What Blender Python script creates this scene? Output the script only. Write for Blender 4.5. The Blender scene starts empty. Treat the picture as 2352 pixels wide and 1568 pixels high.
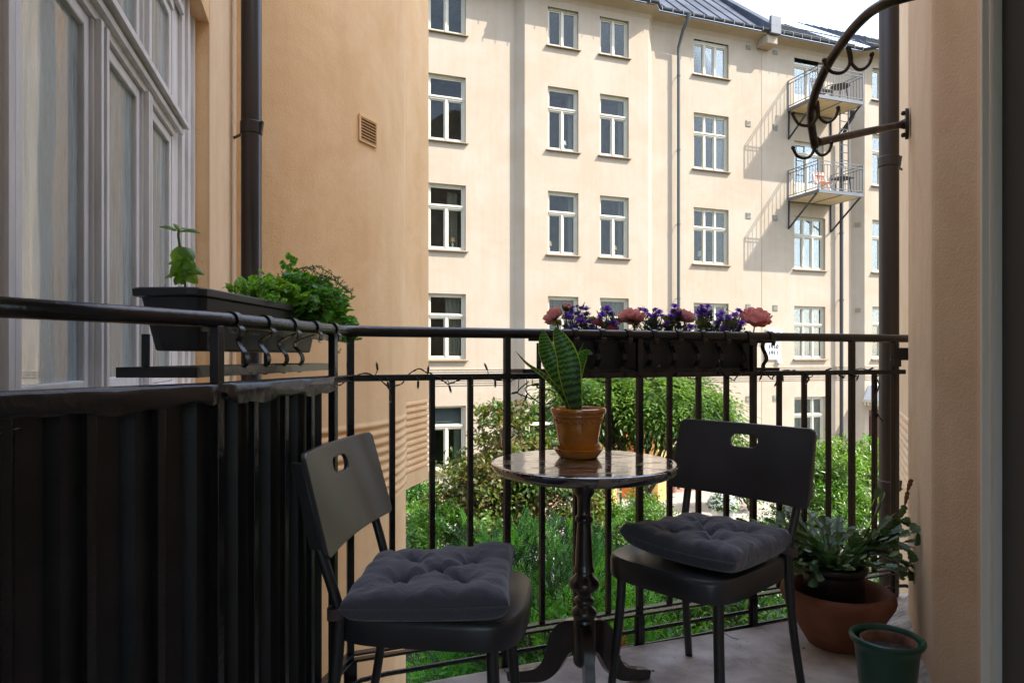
import bpy, math, random
import numpy as np
from mathutils import Vector, Matrix
random.seed(7); RNG = np.random.default_rng(11)
S = bpy.context.scene
COL = S.collection
PI = math.pi
rad = math.radians
# ---------------------------------------------------------------- camera, world, sun, exposure
CAMH = 1.05; GR = -3.8
cd = bpy.data.cameras.new('camera'); cam = bpy.data.objects.new('camera', cd); COL.objects.link(cam)
cam.location = (0, 0, CAMH); cam.rotation_euler = (rad(90), 0, 0)
cd.lens = 24; cd.sensor_width = 36; cd.shift_y = 0.01446; cd.clip_start = 0.02; cd.clip_end = 3000
S.camera = cam
SUNV = Vector((2.41, -0.723, 2.67)).normalized()
world = bpy.data.worlds.new('World'); S.world = world; world.use_nodes = True
wn = world.node_tree.nodes; wl = world.node_tree.links
wn.clear()
wo = wn.new('ShaderNodeOutputWorld'); wb = wn.new('ShaderNodeBackground'); sk = wn.new('ShaderNodeTexSky')
sk.sky_type = 'NISHITA'; sk.sun_disc = False
sk.sun_elevation = math.asin(SUNV.z); sk.sun_rotation = math.atan2(SUNV.x, SUNV.y)
sk.air_density = 1.0; sk.dust_density = 1.6; sk.ozone_density = 1.2
tc = wn.new('ShaderNodeTexCoord'); mp = wn.new('ShaderNodeMapping'); mp.inputs['Scale'].default_value = (1, 1, 2.6)
no = wn.new('ShaderNodeTexNoise'); no.inputs['Scale'].default_value = 2.1; no.inputs['Detail'].default_value = 9
no.inputs['Roughness'].default_value = 0.62; no.inputs['Distortion'].default_value = 0.5
cr = wn.new('ShaderNodeValToRGB'); cr.color_ramp.elements[0].position = 0.42; cr.color_ramp.elements[1].position = 0.70
cr.color_ramp.elements[0].color = (0.06, 0.06, 0.06, 1); cr.color_ramp.elements[1].color = (0.85, 0.85, 0.85, 1)
mx = wn.new('ShaderNodeMix'); mx.data_type = 'RGBA'; mx.inputs[7].default_value = (7.4, 8.2, 10.2, 1)
wl.new(tc.outputs['Generated'], mp.inputs[0]); wl.new(mp.outputs[0], no.inputs['Vector']); wl.new(no.outputs[0], cr.inputs[0])
wl.new(cr.outputs[0], mx.inputs[0]); wl.new(sk.outputs[0], mx.inputs[6]); wl.new(mx.outputs[2], wb.inputs[0])
wb.inputs[1].default_value = 0.15
wl.new(wb.outputs[0], wo.inputs[0])
ld = bpy.data.lights.new('sun', 'SUN'); ld.energy = 3.3; ld.angle = rad(0.5); ld.color = (1.0, 0.96, 0.90)
sun = bpy.data.objects.new('sun', ld); COL.objects.link(sun); sun.rotation_euler = SUNV.to_track_quat('Z', 'Y').to_euler()
sun.location = (20, -6, 25)
S.view_settings.view_transform = 'Standard'; S.view_settings.look = 'None'
S.view_settings.gamma = 1; S.view_settings.exposure = 1.62; S.view_settings.use_curve_mapping = False
S.cycles.max_bounces = 9; S.cycles.diffuse_bounces = 5; S.cycles.glossy_bounces = 4; S.cycles.transparent_max_bounces = 16
S.cycles.transmission_bounces = 5; S.cycles.sample_clamp_indirect = 6; S.cycles.caustics_reflective = False; S.cycles.caustics_refractive = False
# ---------------------------------------------------------------- materials
def nmat(name):
    m = bpy.data.materials.new(name); m.use_nodes = True
    nt = m.node_tree; b = nt.nodes['Principled BSDF']
    return m, nt, b
def mat(name, col, rough=0.6, metal=0.0, var=0.0, vscale=3.0, bump=0.0, bscale=200.0, spec=0.5, col2=None, detail=5, coat=0.0, stretch=None, lo=0.35, hi=0.65, island=0.0, trans=0.0, bdist=0.002, tm=(1.5, 1.45, 0.6)):
    m, nt, b = nmat(name); N = nt.nodes; L = nt.links
    b.inputs['Roughness'].default_value = rough; b.inputs['Metallic'].default_value = metal
    b.inputs['Specular IOR Level'].default_value = spec; b.inputs['Coat Weight'].default_value = coat
    b.inputs['Base Color'].default_value = (*col, 1)
    t = N.new('ShaderNodeTexCoord'); src = t.outputs['Object']
    if stretch:
        q = N.new('ShaderNodeMapping'); q.inputs['Scale'].default_value = stretch; L.new(src, q.inputs[0]); src = q.outputs[0]
    out = None
    if var > 0 or col2:
        n = N.new('ShaderNodeTexNoise'); n.inputs['Scale'].default_value = vscale; n.inputs['Detail'].default_value = detail
        n.inputs['Roughness'].default_value = 0.6
        L.new(src, n.inputs['Vector'])
        r = N.new('ShaderNodeValToRGB'); r.color_ramp.elements[0].position = lo; r.color_ramp.elements[1].position = hi
        c2 = col2 if col2 else tuple(min(1, c * (1 + var)) for c in col)
        c1 = col if col2 else tuple(c * (1 - var) for c in col)
        r.color_ramp.elements[0].color = (*c1, 1); r.color_ramp.elements[1].color = (*c2, 1)
        L.new(n.outputs[0], r.inputs[0]); out = r.outputs[0]
    if island > 0:
        g = N.new('ShaderNodeNewGeometry'); h = N.new('ShaderNodeHueSaturation'); mr = N.new('ShaderNodeMapRange')
        mr.inputs[3].default_value = 1 - island; mr.inputs[4].default_value = 1 + island
        L.new(g.outputs['Random Per Island'], mr.inputs[0]); L.new(mr.outputs[0], h.inputs['Value'])
        mr2 = N.new('ShaderNodeMapRange'); mr2.inputs[3].default_value = 0.485; mr2.inputs[4].default_value = 0.515
        L.new(g.outputs['Random Per Island'], mr2.inputs[0]); L.new(mr2.outputs[0], h.inputs['Hue'])
        h.inputs['Color'].default_value = (*col, 1)
        if out: L.new(out, h.inputs['Color'])
        out = h.outputs[0]
    if out: L.new(out, b.inputs['Base Color'])
    if bump > 0:
        n = N.new('ShaderNodeTexNoise'); n.inputs['Scale'].default_value = bscale; n.inputs['Detail'].default_value = 4
        L.new(src, n.inputs['Vector']); bp = N.new('ShaderNodeBump'); bp.inputs['Strength'].default_value = bump
        bp.inputs['Distance'].default_value = bdist; L.new(n.outputs[0], bp.inputs['Height']); L.new(bp.outputs[0], b.inputs['Normal'])
    if trans > 0:
        tr = N.new('ShaderNodeBsdfTranslucent'); ms = N.new('ShaderNodeMixShader'); ms.inputs[0].default_value = trans
        if out:
            gm = N.new('ShaderNodeMix'); gm.data_type = 'RGBA'; gm.blend_type = 'MULTIPLY'; gm.inputs[0].default_value = 1
            gm.inputs[7].default_value = (*tm, 1); L.new(out, gm.inputs[6]); L.new(gm.outputs[2], tr.inputs[0])
        else: tr.inputs[0].default_value = (min(1, col[0]*tm[0]), min(1, col[1]*tm[1]), min(1, col[2]*tm[2]), 1)
        L.new(b.outputs[0], ms.inputs[1]); L.new(tr.outputs[0], ms.inputs[2]); L.new(ms.outputs[0], N['Material Output'].inputs[0])
    return m
def plaster(name, c, c2, vs=1.2, bump=0.5, bscale=90, bdist=0.004, streak=0.25):
    m, nt, b = nmat(name); N = nt.nodes; L = nt.links
    b.inputs['Roughness'].default_value = 0.9; b.inputs['Specular IOR Level'].default_value = 0.2
    t = N.new('ShaderNodeTexCoord')
    n = N.new('ShaderNodeTexNoise'); n.inputs['Scale'].default_value = vs; n.inputs['Detail'].default_value = 8; n.inputs['Roughness'].default_value = 0.68
    n.inputs['Distortion'].default_value = 0.8
    L.new(t.outputs['Object'], n.inputs['Vector'])
    r = N.new('ShaderNodeValToRGB'); r.color_ramp.elements[0].position = 0.36; r.color_ramp.elements[1].position = 0.62
    r.color_ramp.elements[0].color = (*c2, 1); r.color_ramp.elements[1].color = (*c, 1); L.new(n.outputs[0], r.inputs[0])
    q = N.new('ShaderNodeMapping'); q.inputs['Scale'].default_value = (5, 5, 0.35); L.new(t.outputs['Object'], q.inputs[0])
    n2 = N.new('ShaderNodeTexNoise'); n2.inputs['Scale'].default_value = 1.3; n2.inputs['Detail'].default_value = 6; L.new(q.outputs[0], n2.inputs['Vector'])
    r2 = N.new('ShaderNodeValToRGB'); r2.color_ramp.elements[0].position = 0.30; r2.color_ramp.elements[1].position = 0.55
    k = 1 - streak; r2.color_ramp.elements[0].color = (k, k * .98, k * .95, 1); r2.color_ramp.elements[1].color = (1, 1, 1, 1); L.new(n2.outputs[0], r2.inputs[0])
    mm = N.new('ShaderNodeMix'); mm.data_type = 'RGBA'; mm.blend_type = 'MULTIPLY'; mm.inputs[0].default_value = 1
    L.new(r.outputs[0], mm.inputs[6]); L.new(r2.outputs[0], mm.inputs[7]); L.new(mm.outputs[2], b.inputs['Base Color'])
    n3 = N.new('ShaderNodeTexNoise'); n3.inputs['Scale'].default_value = bscale; n3.inputs['Detail'].default_value = 5; L.new(t.outputs['Object'], n3.inputs['Vector'])
    n4 = N.new('ShaderNodeTexNoise'); n4.inputs['Scale'].default_value = bscale / 9; n4.inputs['Detail'].default_value = 3; L.new(t.outputs['Object'], n4.inputs['Vector'])
    ad = N.new('ShaderNodeMath'); ad.operation = 'ADD'; L.new(n3.outputs[0], ad.inputs[0]); L.new(n4.outputs[0], ad.inputs[1])
    bp = N.new('ShaderNodeBump'); bp.inputs['Strength'].default_value = bump; bp.inputs['Distance'].default_value = bdist
    L.new(ad.outputs[0], bp.inputs['Height']); L.new(bp.outputs[0], b.inputs['Normal'])
    return m
def glass(name, tint=(0.9, 0.95, 0.93), gain=1.6, dirt_sky=0.0, dirt_sky_col=(0.5, 0.55, 0.55), rough=0.01):
    m, nt, b = nmat(name); N = nt.nodes; L = nt.links; N.remove(b)
    tr = N.new('ShaderNodeBsdfTransparent'); tr.inputs[0].default_value = (*tint, 1)
    gl = N.new('ShaderNodeBsdfGlossy'); gl.inputs['Roughness'].default_value = rough
    t = N.new('ShaderNodeTexCoord')
    wz = N.new('ShaderNodeTexNoise'); wz.inputs['Scale'].default_value = 2.2; wz.inputs['Detail'].default_value = 1; L.new(t.outputs['Object'], wz.inputs['Vector'])
    bp = N.new('ShaderNodeBump'); bp.inputs['Strength'].default_value = 0.05; bp.inputs['Distance'].default_value = 0.02
    L.new(wz.outputs[0], bp.inputs['Height']); L.new(bp.outputs[0], gl.inputs['Normal'])
    fr = N.new('ShaderNodeFresnel'); fr.inputs[0].default_value = 1.5
    mu = N.new('ShaderNodeMath'); mu.operation = 'MULTIPLY'; mu.use_clamp = True; mu.inputs[1].default_value = gain; L.new(fr.outputs[0], mu.inputs[0])
    ms = N.new('ShaderNodeMixShader'); L.new(mu.outputs[0], ms.inputs[0]); L.new(tr.outputs[0], ms.inputs[1]); L.new(gl.outputs[0], ms.inputs[2])
    last = ms
    if dirt_sky > 0:
        df = N.new('ShaderNodeBsdfDiffuse'); df.inputs[0].default_value = (*dirt_sky_col, 1)
        q = N.new('ShaderNodeMapping'); q.inputs['Scale'].default_value = (9, 9, 1.2); q.inputs['Rotation'].default_value = (0.1, 0.15, 0)
        L.new(t.outputs['Object'], q.inputs[0])
        n = N.new('ShaderNodeTexNoise'); n.inputs['Scale'].default_value = 3; n.inputs['Detail'].default_value = 9; n.inputs['Roughness'].default_value = 0.7
        L.new(q.outputs[0], n.inputs['Vector']); mr = N.new('ShaderNodeMapRange'); mr.inputs[1].default_value = 0.3; mr.inputs[2].default_value = 0.8
        mr.inputs[3].default_value = dirt_sky * 0.35; mr.inputs[4].default_value = dirt_sky * 1.5; L.new(n.outputs[0], mr.inputs[0])
        m2 = N.new('ShaderNodeMixShader'); L.new(mr.outputs[0], m2.inputs[0]); L.new(ms.outputs[0], m2.inputs[1]); L.new(df.outputs[0], m2.inputs[2]); last = m2
    L.new(last.outputs[0], N['Material Output'].inputs[0])
    return m
MT = {}
MT['plaster_far'] = plaster('far_plaster', (0.405, 0.345, 0.268), (0.375, 0.305, 0.222), 0.6, 0.25, 40, 0.01, 0.03)
MT['plaster_near'] = plaster('near_plaster', (0.82, 0.585, 0.345), (0.75, 0.50, 0.265), 1.7, 0.9, 110, 0.003, 0.05)  # same paint as far; bounce-light orange and lifted shade put into the colour
MT['plaster_pale'] = plaster('pale_plaster', (0.80, 0.60, 0.40), (0.74, 0.53, 0.33), 2.2, 0.7, 90, 0.003, 0.06)  # near plaster again, brighter light on strip and right wall put into the colour
MT['plaster_pillar'] = plaster('pillar_plaster', (0.76, 0.60, 0.42), (0.69, 0.52, 0.35), 3.0, 0.7, 130, 0.003, 0.08)
MT['white_paint'] = mat('white_paint', (0.74, 0.72, 0.68), 0.45, var=0.06, vscale=9, bump=0.15, bscale=60)
MT['cream_paint'] = mat('cream_window_paint', (0.52, 0.49, 0.39), 0.5, var=0.05, vscale=4)
MT['old_white'] = mat('weathered_white_paint', (0.70, 0.70, 0.71), 0.5, var=0.10, vscale=14, bump=0.4, bscale=90, stretch=(1, 1, 0.25))
MT['black'] = mat('black_gloss_paint', (0.008, 0.008, 0.010), 0.24, var=0.4, vscale=20, bump=0.6, bscale=60, bdist=0.002)
MT['rail'] = mat('painted_iron', (0.010, 0.009, 0.010), 0.26, var=0.4, vscale=14, bump=0.4, bscale=75, bdist=0.003)
MT['screen'] = mat('black_corrugated_sheet', (0.011, 0.010, 0.010), 0.42, var=0.5, vscale=7, bump=0.3, bscale=140)
MT['chair'] = mat('dark_chair_plastic', (0.026, 0.026, 0.030), 0.33, var=0.3, vscale=4, bump=0.12, bscale=500)
MT['chairleg'] = mat('dark_chair_steel', (0.018, 0.017, 0.018), 0.42)
MT['boxp'] = mat('black_planter_plastic', (0.016, 0.017, 0.020), 0.5, var=0.2, vscale=8, bump=0.2, bscale=300)
MT['pipe'] = mat('black_downpipe_paint', (0.016, 0.015, 0.018), 0.28, var=0.2, vscale=5)
MT['pipeg'] = mat('brown_grey_downpipe', (0.026, 0.021, 0.019), 0.4, var=0.2, vscale=3, stretch=(1, 1, 0.2))
MT['pipefar'] = mat('grey_green_downpipe', (0.05, 0.058, 0.055), 0.4)
MT['roof'] = mat('dark_roof_metal', (0.060, 0.068, 0.085), 0.65, var=0.3, vscale=1.2, spec=0.15)
MT['gutter'] = mat('black_gutter', (0.02, 0.022, 0.026), 0.4)
MT['sillmetal'] = mat('brown_sill_metal', (0.24, 0.17, 0.10), 0.45)
MT['dark'] = mat('dark_interior', (0.035, 0.032, 0.03), 0.9)
MT['room'] = mat('far_room_wall', (0.10, 0.09, 0.075), 0.9, var=0.6, vscale=0.9)
MT['curtain'] = mat('pale_curtain', (0.17, 0.16, 0.13), 0.9, var=0.15, vscale=20, stretch=(6, 1, 0.3))
MT['blind'] = mat('grey_blind', (0.26, 0.28, 0.30), 0.7)
MT['glassfar'] = glass('far_window_glass', gain=0.5)
MT['glassnear'] = glass('dusty_sky_glass', (0.80, 0.88, 0.88), 0.55, 0.58, (0.50, 0.58, 0.59), 0.02)  # real dust, with the pale teal sky reflection painted into its colour
MT['white'] = mat('white', (0.75, 0.75, 0.73), 0.6)
MT['grey_steel'] = mat('galvanised_grey', (0.10, 0.11, 0.12), 0.45, var=0.1)
MT['platform'] = mat('cream_board', (0.62, 0.50, 0.32), 0.7, var=0.08)
MT['terracotta'] = mat('terracotta', (0.21, 0.070, 0.034), 0.8, col2=(0.34, 0.15, 0.09), lo=.45, hi=.8, vscale=6, bump=0.3, bscale=120)
MT['glaze'] = mat('amber_glaze', (0.50, 0.165, 0.015), 0.10, var=0.25, vscale=10, coat=0.8, bump=0.08, bscale=40)
MT['soil'] = mat('soil', (0.035, 0.022, 0.014), 0.95, var=0.5, vscale=60, bump=0.9, bscale=120, bdist=0.01)
MT['greenpot'] = mat('green_plastic', (0.003, 0.055, 0.030), 0.38, var=0.15, vscale=5, bump=0.12, bscale=200)
MT['stem'] = mat('green_stem', (0.12, 0.20, 0.04), 0.6)
MT['bark'] = mat('bark', (0.09, 0.055, 0.035), 0.9, var=0.4, vscale=14, bump=0.8, bscale=40, bdist=0.01)

def leafm(name, col, island=0.35, trans=0.35, rough=0.45):
    return mat(name, col, rough, island=island, trans=trans, spec=0.5)
# ---------------------------------------------------------------- geometry helpers
ORG = {}
def col_hash(o): return o
def setp(o, label=None, cat=None, group=None, kind=None):
    if label: o['label'] = label
    if cat: o['category'] = cat
    if group: o['group'] = group
    if kind: o['kind'] = kind
    return o
def thing(name, label, cat, loc=(0, 0, 0), rz=0.0, group=None, local=False):
    o = bpy.data.objects.new(name, None); COL.objects.link(o); o.empty_display_size = 0.05
    o.location = loc; o.rotation_euler = (0, 0, rz)
    setp(o, label, cat, group)
    ORG[o.name] = (0, 0, 0) if local else tuple(loc)
    return o
def W(x, y, Z):
    return Vector(((x - 1176) / 1568 * Z, Z, CAMH + (818 - y) / 1568 * Z))
class MB:
    def __init__(s): s.v = []; s.f = []; s.uv = None
    def add(s, vs, fs):
        o = len(s.v); s.v += [tuple(p) for p in vs]; s.f += [tuple(i + o for i in f) for f in fs]; return s
    def box(s, c, d, rz=0.0, M=None, top=None):
        hx, hy, hz = d[0] / 2, d[1] / 2, d[2] / 2; P = []
        for k in (-1, 1):
            q = top if (top and k == 1) else 1
            for (i, j) in ((-1, -1), (1, -1), (1, 1), (-1, 1)): P.append(Vector((i * hx * q, j * hy * q, k * hz)))
        if M is None: M = Matrix.Rotation(rz, 3, 'Z')
        c = Vector(c)
        return s.add([M @ p + c for p in P], [(3, 2, 1, 0), (4, 5, 6, 7), (0, 1, 5, 4), (1, 2, 6, 5), (2, 3, 7, 6), (3, 0, 4, 7)])
    def bb(s, a, b):
        return s.box([(a[i] + b[i]) / 2 for i in range(3)], [abs(b[i] - a[i]) for i in range(3)])
    def bar(s, a, b, w, h=None, up=(0, 0, 1)):
        a = Vector(a); b = Vector(b); h = h or w; d = (b - a); L = d.length; d.normalize(); up = Vector(up)
        if abs(d.dot(up)) > 0.98: up = Vector((0, 1, 0))
        x = up.cross(d).normalized(); y = d.cross(x)
        M = Matrix((x, d, y)).transposed()
        return s.box((a + b) / 2, (w, L, h), M=M)
    def tube(s, pts, r, n=8, cap=True):
        pts = [Vector(p) for p in pts]; m = len(pts)
        if not hasattr(r, '__len__'): r = [r] * m
        up = Vector((0, 0, 1)); prev = None; rings = []
        for i, p in enumerate(pts):
            d = (pts[min(i + 1, m - 1)] - pts[max(i - 1, 0)]).normalized()
            if prev is None:
                a = up if abs(d.dot(up)) < 0.95 else Vector((1, 0, 0)); x = a.cross(d).normalized()
            else:
                x = (prev - d * prev.dot(d)); x = x.normalized() if x.length > 1e-6 else prev
            prev = x; y = d.cross(x)
            rings.append([p + (x * math.cos(2 * PI * k / n) + y * math.sin(2 * PI * k / n)) * r[i] for k in range(n)])
        vs = [q for R in rings for q in R]; fs = []
        for i in range(m - 1):
            for k in range(n): fs.append((i * n + k, i * n + (k + 1) % n, (i + 1) * n + (k + 1) % n, (i + 1) * n + k))
        if cap: fs.append(tuple(range(n - 1, -1, -1))); fs.append(tuple((m - 1) * n + k for k in range(n)))
        return s.add(vs, fs)
    def lathe(s, prof, c=(0, 0, 0), n=32, M=None):
        vs = []; fs = []; c = Vector(c)
        for (r, z) in prof:
            for k in range(n):
                p = Vector((r * math.cos(2 * PI * k / n), r * math.sin(2 * PI * k / n), z))
                vs.append((M @ p if M else p) + c)
        for i in range(len(prof) - 1):
            for k in range(n): fs.append((i * n + k, i * n + (k + 1) % n, (i + 1) * n + (k + 1) % n, (i + 1) * n + k))
        if prof[0][0] > 1e-4: fs.append(tuple(range(n - 1, -1, -1)))
        if prof[-1][0] > 1e-4: fs.append(tuple((len(prof) - 1) * n + k for k in range(n)))
        return s.add(vs, fs)
    def prism(s, poly, z0, z1):
        n = len(poly); vs = [(p[0], p[1], z0) for p in poly] + [(p[0], p[1], z1) for p in poly]
        fs = [tuple(range(n - 1, -1, -1)), tuple(range(n, 2 * n))] + [(i, (i + 1) % n, n + (i + 1) % n, n + i) for i in range(n)]
        return s.add(vs, fs)
    def grid(s, G):
        r = len(G); c = len(G[0]); vs = [p for R in G for p in R]
        return s.add(vs, [(i * c + j, i * c + j + 1, (i + 1) * c + j + 1, (i + 1) * c + j) for i in range(r - 1) for j in range(c - 1)])
    def quad(s, a, b, c, d): return s.add([a, b, c, d], [(0, 1, 2, 3)])
    def sweep(s, pts, sizes, side):
        """rectangular section swept along pts; sizes = [(w along side, h)]"""
        pts = [Vector(p) for p in pts]; side = Vector(side).normalized(); m = len(pts); vs = []; fs = []
        for i, p in enumerate(pts):
            d = (pts[min(i + 1, m - 1)] - pts[max(i - 1, 0)]).normalized(); u = side.cross(d).normalized()
            w, h = sizes[i] if hasattr(sizes[0], '__len__') else sizes
            for (a, b) in ((-1, -1), (1, -1), (1, 1), (-1, 1)): vs.append(p + side * a * w / 2 + u * b * h / 2)
        for i in range(m - 1):
            for k in range(4): fs.append((i * 4 + k, i * 4 + (k + 1) % 4, (i + 1) * 4 + (k + 1) % 4, (i + 1) * 4 + k))
        fs += [(3, 2, 1, 0), tuple((m - 1) * 4 + k for k in range(4))]
        return s.add(vs, fs)
    def build(s, name, m, parent=None, smooth=False, bevel=0, kind=None, o=None, label=None, sub=0, wn=False):
        if o is None: o = ORG.get(parent.name, (0, 0, 0)) if parent else (0, 0, 0)
        me = bpy.data.meshes.new(name)
        V = np.array(s.v, dtype=np.float64) - np.array(o)
        me.from_pydata(V.tolist() if len(V) < 60000 else V, [], s.f)
        if isinstance(m, str): m = MT[m]
        me.materials.append(m)
        if smooth:
            me.polygons.foreach_set('use_smooth', [True] * len(me.polygons))
            if smooth != 'full':
                try: me.set_sharp_from_angle(angle=rad(smooth if smooth is not True else 38))
                except Exception: pass
        if s.uv is not None:
            ul = me.uv_layers.new(name='UVMap'); li = np.empty(len(me.loops), dtype=np.int32); me.loops.foreach_get('vertex_index', li)
            ul.data.foreach_set('uv', np.array(s.uv, dtype=np.float32)[li].ravel())
        ob = bpy.data.objects.new(name, me); COL.objects.link(ob)
        if parent is not None: ob.parent = parent
        ORG[ob.name] = tuple(o)
        if bevel:
            b = ob.modifiers.new('bevel', 'BEVEL'); b.width = bevel; b.segments = 2; b.limit_method = 'ANGLE'; b.angle_limit = rad(40)
        if sub:
            b = ob.modifiers.new('sub', 'SUBSURF'); b.levels = sub; b.render_levels = sub
        if kind: ob['kind'] = kind
        if label: ob['label'] = label
        return ob
def rawmesh(name, V, F, m, parent=None, o=None, kind=None, smooth=False):
    """V (n,3), F (m,k) numpy"""
    if o is None: o = ORG.get(parent.name, (0, 0, 0)) if parent else (0, 0, 0)
    me = bpy.data.meshes.new(name); V = np.asarray(V, dtype=np.float32) - np.array(o, dtype=np.float32); F = np.asarray(F, dtype=np.int32)
    k = F.shape[1]
    me.vertices.add(len(V)); me.vertices.foreach_set('co', V.ravel())
    me.loops.add(F.size); me.loops.foreach_set('vertex_index', F.ravel())
    me.polygons.add(len(F)); me.polygons.foreach_set('loop_start', np.arange(0, F.size, k, dtype=np.int32))
    me.update(calc_edges=True); me.validate()
    if smooth: me.polygons.foreach_set('use_smooth', [True] * len(me.polygons))
    me.materials.append(MT[m] if isinstance(m, str) else m)
    ob = bpy.data.objects.new(name, me); COL.objects.link(ob)
    if parent is not None: ob.parent = parent
    if kind: ob['kind'] = kind
    return ob
def copy_tree(o, parent=None):
    c = o.copy(); COL.objects.link(c); c.parent = parent
    for ch in list(o.children): copy_tree(ch, c)
    return c
def arc(c, r, a0, a1, n, ax=('x', 'z')):
    out = []
    for i in range(n + 1):
        a = a0 + (a1 - a0) * i / n; p = [c[0], c[1], c[2]]
        p['xyz'.index(ax[0])] += r * math.cos(a); p['xyz'.index(ax[1])] += r * math.sin(a); out.append(tuple(p))
    return out
def bez(P, n=10):
    """catmull-rom through points"""
    P = [Vector(p) for p in P]; out = []
    for i in range(len(P) - 1):
        p0 = P[max(i - 1, 0)]; p1 = P[i]; p2 = P[i + 1]; p3 = P[min(i + 2, len(P) - 1)]
        for k in range(n):
            t = k / n
            out.append(0.5 * ((2 * p1) + (p2 - p0) * t + (2 * p0 - 5 * p1 + 4 * p2 - p3) * t * t + (3 * p1 - p0 - 3 * p2 + p3) * t ** 3))
    out.append(P[-1]); return out
# ================================================================ courtyard ground
gm = mat('garden_soil', (0.045, 0.035, 0.022), 0.95, col2=(0.03, 0.045, 0.015), vscale=0.8, bump=0.6, bscale=12, bdist=0.03)
g = MB().quad((-400, -400, GR), (400, -400, GR), (400, 400, GR), (-400, 400, GR)).build('ground', gm); setp(g, kind='structure')
cm = mat('worn_concrete', (0.33, 0.29, 0.24), 0.9, var=0.25, vscale=1.5, bump=0.4, bscale=30, bdist=0.006)
pth = MB().prism([(-6, 15.5), (-1.8, 15.5), (-1.2, 18.5), (9, 18.6), (18, 21), (18, 29), (-9, 19.5)], GR - .02, GR + .06).build('path', cm); setp(pth, kind='structure')
pv = [mat('paver_' + n, c, 0.85, var=0.2, vscale=3, bump=0.4, bscale=30, bdist=0.005) for n, c in (('a', (0.40, 0.36, 0.29)), ('b', (0.33, 0.30, 0.25)), ('c', (0.45, 0.40, 0.33)))]
pmesh = []
for k in range(3):
    o = MB().box((0, 0, 0), (0.40 - .03, 0.28 - .03, 0.06)).build('paver', pv[k], pth, bevel=0.012); pmesh.append(o.data)
    o.location = (5.3 + k * .4, 15.9, GR + .035)
for j in range(17):
    for i in range(15):
        if j == 0 and i < 3: continue
        o = bpy.data.objects.new('paver', random.choice(pmesh)); COL.objects.link(o); o.parent = pth
        x = 4.3 + i * .4 + (j % 2) * .2; y = 15.9 + j * .29
        o.location = (x, y + .12 * (x - 4.3), GR + .062 + random.uniform(0, .012)); o.rotation_euler = (random.gauss(0, .01), random.gauss(0, .01), random.gauss(0.12, .03))
# ================================================================ far apartment buildings
FA = math.atan2(.342, .9397); UX = Vector((math.cos(FA), math.sin(FA), 0)); NV = Vector((math.sin(FA), -math.cos(FA), 0))
def FW(s, n, z): return Vector((0, 22, GR)) + UX * s + NV * n + Vector((0, 0, z))
BX = {}
def fbuild(name, label, s0):
    p = FW(s0, 0, 0); t = thing(name, label, 'building', p, FA, local=True); BX[t.name] = s0; return t
bA = fbuild('apartment_building', 'cream apartment house across the courtyard, left of the wall joint, with tall grey downpipe', 2.0)
bC = fbuild('apartment_building', 'cream plaster apartment house across the courtyard with two stacked iron balconies and the entrance canopy', 14.0)
class LB(MB):
    """mesh in facade coordinates (s, -n, z), shifted to its building"""
    def build(s, name, m, parent, **k):
        root = parent
        while root.parent: root = root.parent
        if root == parent or k.pop('abs', True): s.v = [(a[0] - BX[root.name], a[1], a[2]) for a in s.v]
        return MB.build(s, name, m, parent, o=(0, 0, 0), **k)
ROWS = [14.93, 11.56, 8.17, 4.76, 1.30]; HS = [1.55, 2.04, 2.04, 2.04, 2.0]
TOP = 16.55
def wallseg(bd, s0, s1, n, ops, z1=TOP):
    xs = sorted({s0, s1} | {o[0] for o in ops} | {o[1] for o in ops}); zs = sorted({0, z1} | {o[2] for o in ops} | {o[3] for o in ops})
    b = LB(); D = .16
    for i in range(len(xs) - 1):
        for j in range(len(zs) - 1):
            cx = (xs[i] + xs[i + 1]) / 2; cz = (zs[j] + zs[j + 1]) / 2
            if any(o[0] < cx < o[1] and o[2] < cz < o[3] for o in ops): continue
            b.quad((xs[i], -n, zs[j]), (xs[i + 1], -n, zs[j]), (xs[i + 1], -n, zs[j + 1]), (xs[i], -n, zs[j + 1]))
    for (a, c, e, f) in ops:
        y = -n; Y = -n + D + .1
        b.quad((a, y, e), (a, Y, e), (a, Y, f), (a, y, f)); b.quad((c, Y, e), (c, y, e), (c, y, f), (c, Y, f))
        b.quad((a, y, f), (a, Y, f), (c, Y, f), (c, y, f)); b.quad((a, Y, e), (a, y, e), (c, y, e), (c, Y, e))
    return b.build('wall', 'plaster_far', bd)
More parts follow.
